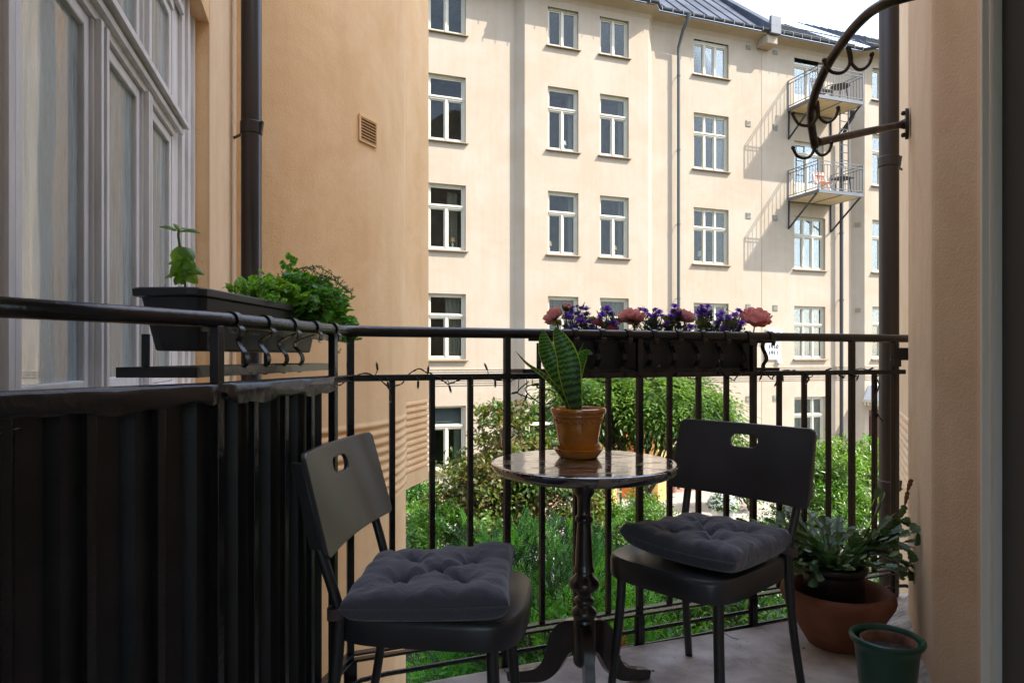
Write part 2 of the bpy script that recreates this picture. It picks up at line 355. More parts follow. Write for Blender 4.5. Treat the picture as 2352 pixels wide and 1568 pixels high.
# windows ---------------------------------------------------------
PROTO = {}
def make_window(key, w, h, cols, tr, sillw=True, door=False, toprow=False):
    """local: x 0..w, y>0 into wall, z 0..h ; returns object 'window' with sub-parts"""
    y0 = .12; fw = .065
    b = MB(); m = 'cream_paint'
    b.bb((0, y0, 0), (fw, y0 + .1, h)); b.bb((w - fw, y0, 0), (w, y0 + .1, h)); b.bb((fw, y0, 0), (w - fw, y0 + .1, fw)); b.bb((fw, y0, h - fw), (w - fw, y0 + .1, h))
    b.bb((.0, y0 - .025, h - .03), (w, y0, h)); b.bb((w - .03, y0 - .025, 0), (w, y0, h - .03)); b.bb((0, y0 - .025, 0), (.03, y0, h - .03))
    zt = h * tr
    b.bb((fw, y0 - .02, zt - .045), (w - fw, y0 + .1, zt + .045)); b.bb((fw, y0 - .045, zt + .01), (w - fw, y0 - .02, zt + .05))
    cw = (w - 2 * fw) / cols
    for i in range(1, cols):
        x = fw + cw * i; b.bb((x - .035, y0 - .015, fw), (x + .035, y0 + .1, zt - .045))
        if cols == 3: b.bb((x - .03, y0 - .01, zt + .045), (x + .03, y0 + .1, h - fw))
    fr = b.build('window' if not door else 'balcony_door', m, None)
    fr.data.materials[0] = MT[m]
    cells = []
    for i in range(cols):
        cells.append((fw + cw * i + (.035 if i else 0), fw + cw * (i + 1) - (.035 if i < cols - 1 else 0), fw, zt - .045))
    if cols == 3:
        for i in range(cols): cells.append((fw + cw * i + (.03 if i else 0), fw + cw * (i + 1) - (.03 if i < cols - 1 else 0), zt + .045, h - fw))
    else: cells.append((fw, w - fw, zt + .045, h - fw))
    for (a, c, e, f) in cells:
        q = MB(); t = .042; Y = y0 + .02; e2 = e + (.62 if door and e < .2 else 0)
        q.bb((a + .004, Y, e), (a + t, Y + .05, f)); q.bb((c - t, Y, e), (c - .004, Y + .05, f)); q.bb((a + t, Y, e), (c - t, Y + .05, e2 + t)); q.bb((a + t, Y, f - t), (c - t, Y + .05, f))
        sh = q.build('sash', m, fr)
        MB().bb((a + t, Y + .02, e2 + t), (c - t, Y + .026, f - t)).build('pane', 'glassfar', fr)
    if sillw:
        q = MB(); q.add([(-.07, -.10, -.035), (w + .07, -.10, -.035), (w + .07, y0 + .02, .02), (-.07, y0 + .02, .02), (-.07, -.10, -.06), (w + .07, -.10, -.06), (w + .07, y0 + .02, -.03), (-.07, y0 + .02, -.03)],
                        [(0, 1, 2, 3), (7, 6, 5, 4), (4, 5, 1, 0), (5, 6, 2, 1), (6, 7, 3, 2), (7, 4, 0, 3)]).build('sill', 'sillmetal', fr)
    q = MB(); Y0 = y0 + .11; Y1 = 2.2; a = -.5; c = w + .5; e = -.8 if not door else -.02; f = h + .4
    q.quad((a, Y1, e), (c, Y1, e), (c, Y1, f), (a, Y1, f)); q.quad((a, Y0, e), (a, Y1, e), (a, Y1, f), (a, Y0, f)); q.quad((c, Y1, e), (c, Y0, e), (c, Y0, f), (c, Y1, f))
    q.quad((a, Y0, f), (a, Y1, f), (c, Y1, f), (c, Y0, f)); q.quad((a, Y1, e), (a, Y0, e), (c, Y0, e), (c, Y1, e))
    q.quad((a, Y0, e), (a, Y0, 0), (c, Y0, 0), (c, Y0, e)); q.quad((a, Y0, h), (a, Y0, f), (c, Y0, f), (c, Y0, h)); q.quad((a, Y0, 0), (a, Y0, h), (.02, Y0, h), (.02, Y0, 0)); q.quad((w - .02, Y0, 0), (w - .02, Y0, h), (c, Y0, h), (c, Y0, 0))
    q.build('interior', 'room', fr)
    PROTO[key] = (fr, [False]); return fr
def curtain(parent, x0, x1, z0, z1, m='curtain', y=.34):
    G = []; n = max(8, int((x1 - x0) / .018))
    for z in (z0, z1): G.append([(x0 + (x1 - x0) * i / n, y + .018 * math.sin(i * 1.7) + .01 * math.sin(i * .7), z) for i in range(n + 1)])
    return MB().grid(G).build('curtain', m, parent, smooth=True, o=(0, 0, 0))
def blind(parent, x0, x1, z0, z1, step=.045, y=.28):
    b = MB(); z = z1
    while z > z0: b.box(((x0 + x1) / 2, y, z), (x1 - x0, .028, .003), M=Matrix.Rotation(rad(28), 3, 'X')); z -= step
    return b.build('blind', 'blind', parent, o=(0, 0, 0))
def place(key, bd, s, n, z):
    fr, used = PROTO[key]
    if not used[0]: o = fr; used[0] = True; o.parent = bd
    else:
        o = copy_tree(BASE[key], bd)
    o.location = (s - BX[bd.name], -n, z); return o
BASE = {}
make_window('w2t', 1.09, 1.55, 2, .80); make_window('w2', 1.09, 2.04, 2, .66); make_window('w2a', 1.20, 2.04, 2, .66); make_window('w2at', 1.20, 1.6, 2, .80)
make_window('w3t', 1.50, 1.55, 3, .76); make_window('w3', 1.50, 2.0, 3, .64); make_window('dr', 1.42, 2.25, 2, .80, False, True)
for k in PROTO: BASE[k] = PROTO[k][0]
WA = -2.745; WB = (1.13, 3.01); WC1 = 6.90; WC2 = 11.40; WD = 14.93; WB0 = .42
def ops(s, w, rows, hs=None):
    return [(s, s + w, ROWS[r], ROWS[r] + (hs[r] if hs else HS[r])) for r in rows]
H3 = [1.55, 2.0, 2.0, 2.0, 2.0]
NA, NB, NC, ND = 0.0, .30, 0.0, .334
wallseg(bA, -14, .075, NA, ops(WA, 1.2, range(5)) + ops(-7.6, 1.2, range(5)))
wallseg(bA, .325, 4.87, NB, ops(WB[0], 1.09, range(4)) + ops(WB[1], 1.09, range(4)) + [(WB0 + .05, WB0 + 1.0, 1.5, 3.27)] + [(3.72, 4.72, 0, 3.05)])
wallseg(bA, 5.17, 9.88, NC, ops(WC1, 1.5, range(5), H3))
wallseg(bC, 9.88, 14.19, NC, [(WC2, WC2 + 1.42, 14.15, 16.4), (WC2, WC2 + 1.42, 10.78, 13.03)] + ops(WC2, 1.5, (2, 3, 4), H3))
wallseg(bC, 14.53, 24, ND, ops(WD, 1.09, range(4)) + ops(17.6, 1.09, range(5)) + [(14.75, 16.1, 0, 2.75)])
for (bd, a, na, c, nc) in ((bA, .075, NA, .325, NB), (bA, 4.87, NB, 5.17, NC), (bC, 14.19, NC, 14.53, ND)):
    LB().quad((a, -na, 0), (c, -nc, 0), (c, -nc, TOP), (a, -na, TOP)).build('wall', 'plaster_far', bd)
for r in range(5):
    hh = 'w2at' if r == 0 else 'w2a'
    w = place(hh, bA, WA, NA, ROWS[r])
    if r == 0: blind(w, .1, 1.1, .1, 1.5)
    if r == 2: curtain(w, .72, 1.05, .1, 1.9, y=.5); blind(w, .08, 1.12, 1.28, 1.36)
    if r == 3: curtain(w, .62, 1.12, .1, 1.95)
    if r == 4: blind(w, .08, 1.12, 1.45, 1.95, .03); curtain(w, .9, 1.1, .1, 1.3)
    if r < 4:
        for k, sb in enumerate(WB):
            w = place('w2t' if r == 0 else 'w2', bA, sb, NB, ROWS[r])
            if r == 0: blind(w, .08, 1.0, .08, 1.2)
            if r in (1, 2): curtain(w, .86, 1.02, .05, 1.95); curtain(w, .06, .2, .05, 1.95, y=.55)
            if r == 3: curtain(w, .06, 1.03, .7, 1.98)
    place('w2at' if r == 0 else 'w2a', bA, -7.6, NA, ROWS[r])
    w = place('w3t' if r == 0 else 'w3', bA, WC1, NC, ROWS[r])
    curtain(w, .06, .28, .05, H3[r] - .05); curtain(w, 1.2, 1.45, .05, H3[r] - .05)
    if r == 0: blind(w, .1, 1.4, 1.22, 1.5, .02)
    if r >= 2:
        w = place('w3', bC, WC2, NC, ROWS[r]); curtain(w, .08, .3, .05, 1.95)
        if r == 4: curtain(w, .3, 1.4, .05, 1.95, 'blind')
        if r == 2: curtain(w, 1.0, 1.4, .05, 1.95, y=.6)
    if r < 4:
        w = place('w2t' if r == 0 else 'w2', bC, WD, ND, ROWS[r]); curtain(w, .06, .3, .05, HS[r] - .06)
    place('w2t' if r == 0 else 'w2', bC, 17.6, ND, ROWS[r])
for z in (14.15, 10.78):
    w = place('dr', bC, WC2, NC, z)
    if z > 12: blind(w, .08, 1.34, 1.75, 2.2, .02)
# B ground-floor casement: reuse small frame
w = MB(); z0 = 1.5; s0 = WB0 + .05
for q in ((s0, s0 + .07, z0, 3.27), (s0 + .88, s0 + .95, z0, 3.27), (s0 + .07, s0 + .88, z0, z0 + .07), (s0 + .07, s0 + .88, 3.2, 3.27), (s0 + .07, s0 + .88, 2.62, 2.72)): w.bb((q[0] - 2.0, -NB + .12, q[2]), (q[1] - 2.0, -NB + .2, q[3]))
w = w.build('window', 'cream_paint', bA, o=(0, 0, 0))
MB().bb((s0 + .07 - 2, -NB + .15, z0 + .07), (s0 + .88 - 2, -NB + .156, 2.62)).build('pane', 'glassfar', w, o=(0, 0, 0)); MB().bb((s0 + .07 - 2, -NB + .15, 2.72), (s0 + .88 - 2, -NB + .156, 3.2)).build('pane', 'glassfar', w, o=(0, 0, 0))
MB().bb((s0 - 2.2, .6, 1.2), (s0 + 1.2 - 2, .62, 3.4)).build('interior', 'room', w, o=(0, 0, 0))
# band mouldings, groove lines
for (bd, a, c, n) in ((bA, -14, .075, NA), (bA, .325, 4.87, NB), (bA, 5.17, 9.88, NC), (bC, 9.88, 14.19, NC), (bC, 14.53, 24, ND)):
    for z in (4.45, 4.38, 4.31, 4.10, 4.03, 3.96): LB().bb((a, -n - .022, z - .024), (c, -n, z + .016)).build('band_moulding', 'plaster_far', bd, bevel=.008)
# eaves with cove and gutters, running round the bays
for (bd, pl_) in ((bA, [(-14, NA), (.075, NA), (.325, NB), (4.87, NB), (5.17, NC), (9.88, NC)]), (bC, [(9.88, NC), (14.19, NC), (14.53, ND), (24, ND)])):
    G = [[(x, -n - yy, zz) for (x, n) in pl_] for (yy, zz) in ((0, TOP - .38), (.02, TOP - .18), (.10, TOP - .05), (.24, TOP), (.52, TOP + .02), (.52, TOP + .08), (.0, TOP + .10))]
    LB().grid(G).build('eave', 'plaster_far', bd)
    G = [[(x, -n - .60 + .075 * math.cos(t), TOP + .14 + .085 * math.sin(t)) for (x, n) in pl_] for t in [PI + PI * k / 6 for k in range(7)]]
    LB().grid(G).build('gutter', 'gutter', bd)
    for i in range(0, len(pl_) - 1, 2):
        x, n = max(pl_[i][0], -4), pl_[i][1]
        while x < min(pl_[i + 1][0], 20):
            LB().bar((x, -n - .685, TOP + .16), (x, -n - .50, TOP + .16), .02, .012).bar((x, -n - .685, TOP + .02), (x, -n - .685, TOP + .16), .022, .01).build('gutter_bracket', 'grey_steel', bd); x += .42
# roofs: standing seam strips
def roof(bd, a, c, n, pitch, depth, w=.56):
    k = max(1, round((c - a) / w)); w = (c - a) / k; pr = None
    for i in range(k):
        x = a + i * w; y0 = -n - .53; z0 = TOP + .10; y1 = y0 + depth; z1 = z0 + depth * math.tan(pitch)
        b = LB(); b.quad((x, y0, z0), (x + w, y0, z0), (x + w, y1, z1), (x, y1, z1))
        up = Vector((0, -math.sin(pitch), math.cos(pitch))) * .035
        A = Vector((x, y0, z0)); B_ = Vector((x, y1, z1)); e = Vector((.018, 0, 0))
        b.quad(A - e, B_ - e, B_ - e + up, A - e + up); b.quad(A + e, B_ + e, B_ + e + up, A + e + up); b.quad(A - e + up, A + e + up, B_ + e + up, B_ - e + up)
        b.build('roof_panel', 'roof', bd)
roof(bA, -8, .2, NA, rad(42), 6.5); roof(bA, .2, 5.0, NB, rad(42), 6.5); roof(bA, 5.0, 9.7, NC, rad(42), 6.5)
roof(bC, 10.15, 14.36, NC, rad(35), 3.9, .42); roof(bC, 14.36, 24, ND, rad(35), 3.9, .42)
# fire wall cap between the roofs
b = LB(); pt = rad(40)
for (u, wd, hh) in ((0, .42, .30),):
    A = Vector((9.92, -.62, TOP + .14)); Bp = A + Vector((0, math.cos(pt), math.sin(pt))) * 8.5
    b.bar(A, Bp, .46, .34)
b.build('parapet_cap', 'roof', bA, bevel=.02)
LB().bb((9.70, -.72, TOP - .02), (10.15, -.60, TOP + .62)).build('parapet_end_panel', 'grey_steel', bA, bevel=.01)
LB().prism([(9.62, -.02), (10.2, -.02), (10.14, -.55), (9.68, -.55)], TOP - .32, TOP + .01).build('corbel', 'plaster_far', bA, bevel=.03)
# snow guard
b = LB(); sl = math.tan(rad(35))
for (a, c, n) in ((10.3, 14.3, NC), (14.5, 20, ND)):
    for h in (.10, .28): b.tube([(a, -n - .1, TOP + .10 + .43 * sl + h), (c, -n - .1, TOP + .10 + .43 * sl + h)], .02, 6)
    x = a
    while x < c: b.bb((x, -n - .11, TOP + .44), (x + .012, -n - .09, TOP + .70)); x += .07
    x = a
    while x < c: b.bar((x, -n - .1, TOP + .40), (x, -n + .25, TOP + .74), .03, .03); x += .6
b.build('snow_guard', 'gutter', bC)
# downpipes on the far facade
def fpipe(bd, s, n, r, ztop, zbot, name='downpipe', m='pipefar'):
    pts = [(s + .12, -n - .62, ztop), (s + .10, -n - .60, ztop - .22), (s, -n - .45, ztop - .5), (s, -n - .18, ztop - 1.0), (s, -n - .18, ztop - 1.2), (s, -n - .18, zbot)]
    o = LB().tube(pts, [r * 1.7, r * 1.3, r, r, r, r], 10).build(name, m, bd, smooth=True)
    z = ztop - 2
    while z > zbot + 1: LB().tube([(s, -n - .18, z), (s, -n - .18, z + .05)], r * 1.25, 10).bar((s, -n, z + .02), (s, -n - .18, z + .02), .015).build('pipe_bracket', m, o, abs=True); z -= 2.6
fpipe(bA, 6.15, 0, .055, TOP + .1, .2)
fpipe(bC, 13.52, 0, .07, 14.2, .1, m='gutter')
LB().bb((9.872, -.006, 0), (9.888, 0, TOP - .4)).build('expansion_joint', 'sillmetal', bA)
# vents
for s in (9.27, 10.5):
    for z in (16.25, 13.42, 10.03, 6.66, 3.28):
        b = LB(); b.bb((s - .11, -.012, z - .11), (s + .11, -.006, z + .11)); v = b.build('vent', 'dark', bA if s < 9.9 else bC)
        q = LB()
        for k in range(5): q.box((s, -.02, z - .09 + k * .045), (.22, .02, .014))
        q.build('louvre', 'cream_paint', v)
for z in (10.0, 6.65):
    c = Vector((14.36, -.167, z)); v = LB().box((c.x - .006, c.y - .008, z), (.2, .012, .17), rz=-math.atan2(.334, .34)).build('vent', 'sillmetal', bC)
# plinth stones
sm = [mat('plinth_' + k, c, 0.9, var=0.25, vscale=6, bump=0.8, bscale=15, bdist=0.03) for k, c in (('a', (0.36, 0.20, 0.15)), ('b', (0.42, 0.26, 0.19)))]
for j in range(3):
    x = -7.4 + (j % 2) * .2
    while x < -.2:
        wd = random.uniform(.35, .55); LB().bb((x, -.07 - random.uniform(0, .03), .02 + j * .2), (x + wd - .015, 0, .21 + j * .2)).build('stone', sm[random.randrange(2)], bA, bevel=.02); x += wd
LB().bb((.325, -NB - .06, 0), (3.7, -NB, .55)).build('plinth', sm[0], bA, bevel=.02); LB().bb((5.2, -.06, 0), (9.87, 0, .5)).build('plinth', sm[0], bA, bevel=.02)
# orange door in a yellow portal
om = mat('orange_door_paint', (0.62, 0.17, 0.02), 0.5); ym = mat('yellow_plaster', (0.66, 0.45, 0.17), 0.85, var=0.06)
LB().bb((3.72, -NB - .02, 0), (4.72, .5, 3.05)).build('portal_recess', ym, bA)
d = LB().bb((3.80, -NB - .05, .1), (4.64, -NB - .02, 2.92)).build('door', om, bA, bevel=.01)
for q in ((3.88, 4.18), (4.27, 4.56)):
    for zz in ((.3, 1.2), (1.35, 2.7)): LB().bb((q[0], -NB - .075, zz[0]), (q[1], -NB - .05, zz[1])).build('door_panel', om, d, bevel=.01)
LB().bb((4.74, -NB - .8, 0), (5.05, -NB, 3.1)).build('portal_wall', ym, bA); LB().bb((3.0, -NB - .8, 0), (3.2, -NB, 2.5)).build('portal_wall', ym, bA)
# entrance door and canopy on the right wing
dm = mat('oxblood_door', (0.07, 0.012, 0.008), 0.35)
dr = LB().bb((14.78, -ND + .1, .1), (16.05, -ND + .16, 2.72)).build('door', dm, bC)
for k in range(2):
    for zz in ((.3, 1.1), (1.25, 2.5)): LB().bb((14.9 + k * .6, -ND + .06, zz[0]), (15.35 + k * .6, -ND + .1, zz[1])).build('door_panel', dm, dr, bevel=.02)
LB().bb((14.7, .1, 0), (16.2, 1.2, 2.9)).build('portal_recess', 'dark', bC)
b = LB(); P = [(14.45, -ND, 3.15), (16.4, -ND, 3.15), (16.4, -ND - .95, 3.15), (14.45, -ND - .95, 3.15), (14.75, -ND, 3.75), (16.1, -ND, 3.75), (16.1, -ND - .45, 3.72), (14.75, -ND - .45, 3.72)]
b.add(P, [(3, 2, 6, 7), (0, 3, 7, 4), (2, 1, 5, 6), (7, 6, 5, 4), (0, 1, 2, 3)])
cn = b.build('canopy', mat('pale_canopy_metal', (0.62, 0.64, 0.66), 0.45, var=0.05), bC, bevel=.015)
q = LB(); x = 14.45
q.bb((14.42, -ND - .98, 3.08), (16.43, -ND - .94, 3.17)); q.bb((14.42, -ND - .95, 3.08), (14.46, -ND, 3.17))
while x < 16.4: q.bb((x, -ND - .97, 2.95), (x + .08, -ND - .94, 3.09)); x += .15
y = -ND - .9
while y < -ND: q.bb((14.43, y, 2.95), (14.455, y + .08, 3.09)); y += .15
q.build('canopy_fringe', 'cream_paint', cn)
# date plaque with sculpted crest
pl = LB().bb((9.98, -.06, 4.72), (10.72, 0, 5.42)).build('date_plaque', 'white', bC, bevel=.015, label='white relief plaque with the years 1910 and 1911')
LB().bb((10.03, -.075, 4.78), (10.67, -.06, 5.37)).build('plaque_field', 'white', pl, bevel=.01)
q = LB(); rr = random.Random(3)
for k in range(46):
    a = PI * k / 45; q.tube([(10.35 + .36 * math.cos(a) + rr.gauss(0, .03), -.06, 5.5 + .42 * math.sin(a) * rr.uniform(.5, 1)), (10.35 + .30 * math.cos(a) + rr.gauss(0, .05), -.16, 5.55 + .38 * math.sin(a) * rr.uniform(.2, 1)), (10.35 + .36 * math.cos(a) + rr.gauss(0, .08), -.1, 5.48 + .40 * math.sin(a) * rr.uniform(.2, 1))], [.03, .05, .02], 6)
q.bb((10.05, -.10, 5.42), (10.65, 0, 5.85)); q.bb((10.55, -.12, 4.60), (10.72, 0, 4.72))
q.build('crest', 'white', pl, smooth=True)
for (tx, zz) in (('1910', 5.13), ('1911', 4.90)):
    cu = bpy.data.curves.new('t', 'FONT'); cu.body = tx; cu.size = .24; cu.extrude = .012; cu.align_x = 'CENTER'
    to = bpy.data.objects.new('t', cu); COL.objects.link(to); bpy.context.view_layer.update()
    me = bpy.data.meshes.new_from_object(to); bpy.data.objects.remove(to)
    me.materials.clear(); me.materials.append(MT['grey_steel'])
    o = bpy.data.objects.new('year_lettering', me); COL.objects.link(o); o.parent = pl; o.location = (10.35 - BX[bC.name], -.085, zz); o.rotation_euler = (rad(90), 0, 0)
# small lamps and plants standing inside the far windows
def fthing(name, label, cat, s, n, z, group=None):
    return thing(name, label, cat, FW(s, n, z), FA, group, local=True)
def sill_lamp(s, n, z, shade, base, label, k=1.0):
    t = fthing('table_lamp', label, 'table lamp', s, n, z, 'lamps standing in the far windows')
    MB().lathe([(.045, 0), (.05, .015), (.015, .03), (.035, .08), (.04, .12), (.012, .16), (.01, .22)], n=12).build('lamp_base', base, t, smooth=True, o=(0, 0, 0))
    MB().lathe([(.10 * k, .18), (.075 * k, .18 + .16 * k)], n=14).build('lamp_shade', shade, t, smooth=True, o=(0, 0, 0))
    return t
tan = mat('straw_shade', (0.45, 0.27, 0.13), 0.8)
sill_lamp(WB[0] + .72, NB - .34, ROWS[1] + .10, 'white', 'white', 'small white lamp in the third-floor window of the middle facade', .9)
sill_lamp(WB[0] + .18, NB - .34, ROWS[2] + .12, tan, 'white', 'straw-shaded table lamp with a white foot in the left of the paired windows', 1.0)
sill_lamp(WB[1] + .72, NB - .34, ROWS[2] + .12, tan, 'white', 'straw-shaded table lamp with a white foot in the right of the paired windows', 1.0)
sill_lamp(WA + .86, NA - .34, ROWS[2] + .12, tan, 'white', 'patterned lamp beside a green plant in the window next to the orange wall', .9)
sill_lamp(WC1 + .55, NC - .36, ROWS[2] + .12, 'white', 'white', 'large pale lamp in the three-light window right of the tall grey downpipe', 1.3)
# far balconies
def far_balcony(zf, label):
    t = thing('iron_balcony', label, 'balcony', FW(12.1, 0, zf), FA, 'iron balconies on the far facade', local=True)
    s0, s1, D = -1.0, 1.08, 1.5; m = 'grey_steel'
    MB().bb((s0, -D, -.10), (s1, -.02, -.06)).build('platform', 'platform', t, o=(0, 0, 0))
    fr = MB(); 
    for (a, b_) in (((s0, -D), (s1, -D)), ((s0, -D), (s0, 0)), ((s1, -D), (s1, 0))): fr.bar((*a, -.04), (*b_, -.04), .05, .12)
    fr.bar((s0, -.03, -.1), (s1, -.03, -.1), .05, .06); fr.bar((.1, -D, -.09), (.1, 0, -.09), .05, .05)
    fr.build('frame', m, t, o=(0, 0, 0))
    for x in (s0 + .02, s1 - .02): MB().bar((x, -.03, -1.15), (x, -.03, -.08), .05, .05).bar((x, -.03, -1.12), (x, -D + .1, -.10), .05, .05).build('bracket', 'gutter', t, o=(0, 0, 0))
    H = 1.05
    rl = MB()
    for z in (H, H - .12, .10):
        for (a, b_) in (((s0, -D), (s1, -D)), ((s0, -D), (s0, 0)), ((s1, -D), (s1, 0))): rl.bar((*a, z), (*b_, z), .028, .022)
    for (x, y) in ((s0, -D), (s1, -D), (s0, -.03), (s1, -.03)): rl.bar((x, y, -.05), (x, y, H), .032)
    rl.build('railing_frame', m, t, o=(0, 0, 0))
    bm = None
    def bal(x, y):
        nonlocal bm
        if bm is None: o = MB().bar((0, 0, .10), (0, 0, H - .12), .014).build('baluster', m, t, o=(0, 0, 0)); bm = o.data
        else: o = bpy.data.objects.new('baluster', bm); COL.objects.link(o); o.parent = t
        o.location = (x, y, 0)
    k = 15
    for i in range(1, k): bal(s0 + (s1 - s0) * i / k, -D)
    for i in range(1, 11): bal(s0, -D * i / 11); bal(s1, -D * i / 11)
    return t
far_balcony(14.18, 'upper iron balcony on the far facade holding a dark wicker chair')
far_balcony(10.80, 'lower iron balcony on the far facade holding an orange slatted chair')
ln = fthing('iron_ladder', 'narrow iron fire ladder hanging between the two far balconies', 'ladder', 12.86, .95, 10.85)
rl = MB(); rl.bar((-.2, 0, 0), (-.2, 0, 3.2), .03); rl.build('ladder_rail', 'gutter', ln, o=(0, 0, 0)); MB().bar((.2, 0, 0), (.2, 0, 3.2), .03).build('ladder_rail', 'gutter', ln, o=(0, 0, 0))
rg = None
for k in range(11):
    if rg is None: rg = MB().bar((-.2, 0, 0), (.2, 0, 0), .022).build('rung', 'gutter', ln, o=(0, 0, 0)); rg.location.z = .15
    else: o = rg.copy(); COL.objects.link(o); o.location.z = .15 + k * .29
# furniture on the far balconies
t = fthing('wicker_chair', 'dark wicker chair on the upper far balcony', 'chair', 11.75, 1.05, 14.14)
wk = mat('dark_wicker', (0.03, 0.028, 0.028), 0.7, bump=0.8, bscale=90, bdist=0.01)
b = MB()
for i in range(9): b.bar((-.24 + i * .06, .22, .40), (-.27 + i * .0675, .34, 1.0), .03, .012)
for z in (.5, .62, .74, .86, .98): b.bar((-.27, .22 + (z - .4) * .2, z), (.27, .22 + (z - .4) * .2, z), .012, .02)
b.build('backrest', wk, t, o=(0, 0, 0)); MB().bb((-.26, -.22, .38), (.26, .24, .43)).build('seat', wk, t, o=(0, 0, 0), bevel=.02)
for (x, y) in ((-.23, -.2), (.23, -.2), (-.23, .2), (.23, .2)): MB().bar((x, y, 0), (x, y, .38), .03).build('leg', wk, t, o=(0, 0, 0))
for x in (-.26, .26): MB().tube([(x, -.2, .4), (x, -.22, .62), (x, .0, .66), (x, .24, .62)], .018, 6).build('armrest', wk, t, o=(0, 0, 0))
t = fthing('folding_chair', 'orange slatted folding chair on the lower far balcony', 'chair', 11.80, 1.0, 10.76)
osl = mat('orange_slat', (0.45, 0.13, 0.04), 0.5)
for i in range(5): MB().bar((-.2 + i * .1, .18, .50), (-.2 + i * .1, .26, .92), .07, .015).build('slat', osl, t, o=(0, 0, 0))
for i in range(4): MB().bb((-.24, -.2 + i * .1, .42), (.24, -.13 + i * .1, .44)).build('slat', osl, t, o=(0, 0, 0))
b = MB()
for x in (-.25, .25): b.bar((x, -.22, 0), (x, .28, .92), .022); b.bar((x, .25, 0), (x, -.2, .42), .022)
for z in (.60, .80): b.bar((-.25, .2, z), (.25, .2, z), .03, .012)
b.build('frame', 'white', t, o=(0, 0, 0))
for (s, z, lb) in ((12.6, 14.14, 'round dark table beside the wicker chair on the upper far balcony'), (12.75, 10.76, 'dark folding table on the lower far balcony')):
    t = fthing('balcony_table', lb, 'table', s, 1.0, z)
    if z > 12: MB().lathe([(.02, .70), (.34, .70), (.35, .72), (.33, .735), (.02, .735)], n=20).build('tabletop', wk, t, smooth=True, o=(0, 0, 0))
    else: MB().bb((-.3, -.28, .68), (.3, .28, .71)).build('tabletop', wk, t, o=(0, 0, 0), bevel=.01)
    for (x, y) in ((-.22, -.2), (.22, -.2), (-.22, .2), (.22, .2)): MB().bar((x, y, 0), (x * .7, y * .7, .70), .03).build('leg', wk, t, o=(0, 0, 0))
# ================================================================ our own building round the balcony
def XB(fn):
    class X(MB):
        def build(s, *a, **k):
            s.v = [tuple(fn(*p)) for p in s.v]; return MB.build(s, *a, **k)
    return X()
def NWf(t, n, z): return (-.60 - .2652 * t + .9642 * n, .9642 * t + .2652 * n, z)
nb = thing('apartment_building', 'orange-ochre plaster building around the balcony with big white window and rounded bay', 'building', (-2.4, 5.3, GR))
HT = 4.6; HL = 4.6; NW0, NW1, NZ0, NZ1 = 1.085, 3.10, .93, 2.52; OW = .088
b = XB(NWf)
ts = [0.95, NW0, NW1, 4.9]; zs = [GR, NZ0, NZ1, HL]
for i in range(3):
    for j in range(3):
        if i == 1 and j == 1: continue
        w_ = .015 if (i == 1 and j == 0) else OW
        b.quad((ts[i], w_, zs[j]), (ts[i + 1], w_, zs[j]), (ts[i + 1], w_, zs[j + 1]), (ts[i], w_, zs[j + 1]))
D = -.02
b.quad((NW1, OW, GR), (NW1, .015, GR), (NW1, .015, NZ0), (NW1, OW, NZ0)); b.quad((NW0, OW, GR), (NW0, .015, GR), (NW0, .015, NZ0), (NW0, OW, NZ0))
b.quad((NW1, OW, NZ0), (NW1, D, NZ0), (NW1, D, NZ1), (NW1, OW, NZ1)); b.quad((NW0, OW, NZ1), (NW1, OW, NZ1), (NW1, D, NZ1), (NW0, D, NZ1)); b.quad((NW0, OW, NZ0), (NW0, D, NZ0), (NW0, D, NZ1), (NW0, OW, NZ1))
b.quad((NW0, OW, NZ0), (NW1, OW, NZ0), (NW1, D, NZ0), (NW0, D, NZ0)); b.quad((.95, OW, GR), (.95, -.5, GR), (.95, -.5, HL), (.95, OW, HL))
b.build('wall', 'plaster_near', nb)
b = XB(NWf); b.bb((4.055, OW - .01, GR), (4.10, OW + .035, HL)); b.build('corner_bead', 'plaster_pale', nb, smooth=False, bevel=.012)
XB(NWf).bb((NW1 + .0, OW - .01, NZ0 - .2), (4.05, OW + .004, HL)).build('wall_strip', 'plaster_pale', nb, bevel=.004)
# big window
b = XB(NWf); ow = 'old_white'
FO = ((NW0, 1.337, .0, .045), (1.337, 1.337, 0, 0))
b.bb((NW0, -.05, .93), (1.345, .010, NZ1)); b.bb((1.29, .010, .93), (1.315, .022, NZ1))                       # near jamb
b.bb((2.711 + .02, -.05, .93), (2.84, .012, NZ1)); b.bb((2.84, -.05, .93), (2.90, .028, NZ1)); b.bb((2.90, -.05, .93), (2.93, .040, NZ1)); b.bb((2.93, -.05, .93), (3.06, .022, NZ1)); b.bb((3.06, -.05, .93), (3.098, .034, NZ1))
for (a, c) in ((1.775, 1.865), (2.262, 2.335)):
    b.bb((a, -.05, .94), (c, .018, 1.905)); b.bb((a + .012, .018, .94), (a + .032, .034, 1.905)); b.bb((c - .032, .018, .94), (c - .012, .034, 1.905)); b.bb((a + .036, .018, .94), (c - .036, .026, 1.905))
b.bb((1.345, -.05, 1.90), (2.731, .022, 2.005)); b.bb((1.345, .022, 1.925), (2.80, .040, 1.945)); b.bb((1.345, .022, 1.955), (2.82, .058, 1.975)); b.bb((1.345, .022, 1.983), (2.80, .044, 2.0))
b.bb((2.262, -.05, 2.005), (2.335, .02, 2.40)); b.bb((2.28, .02, 2.005), (2.31, .034, 2.40)); b.bb((1.775, -.05, 2.005), (1.865, .02, 2.40))
b.bb((1.345, -.05, 2.385), (2.731, .02, NZ1)); b.bb((1.345, .02, 2.42), (2.84, .036, 2.45)); b.bb((1.345, -.05, .93), (2.731, .012, .955))
win = b.build('window', ow, nb, bevel=.003)
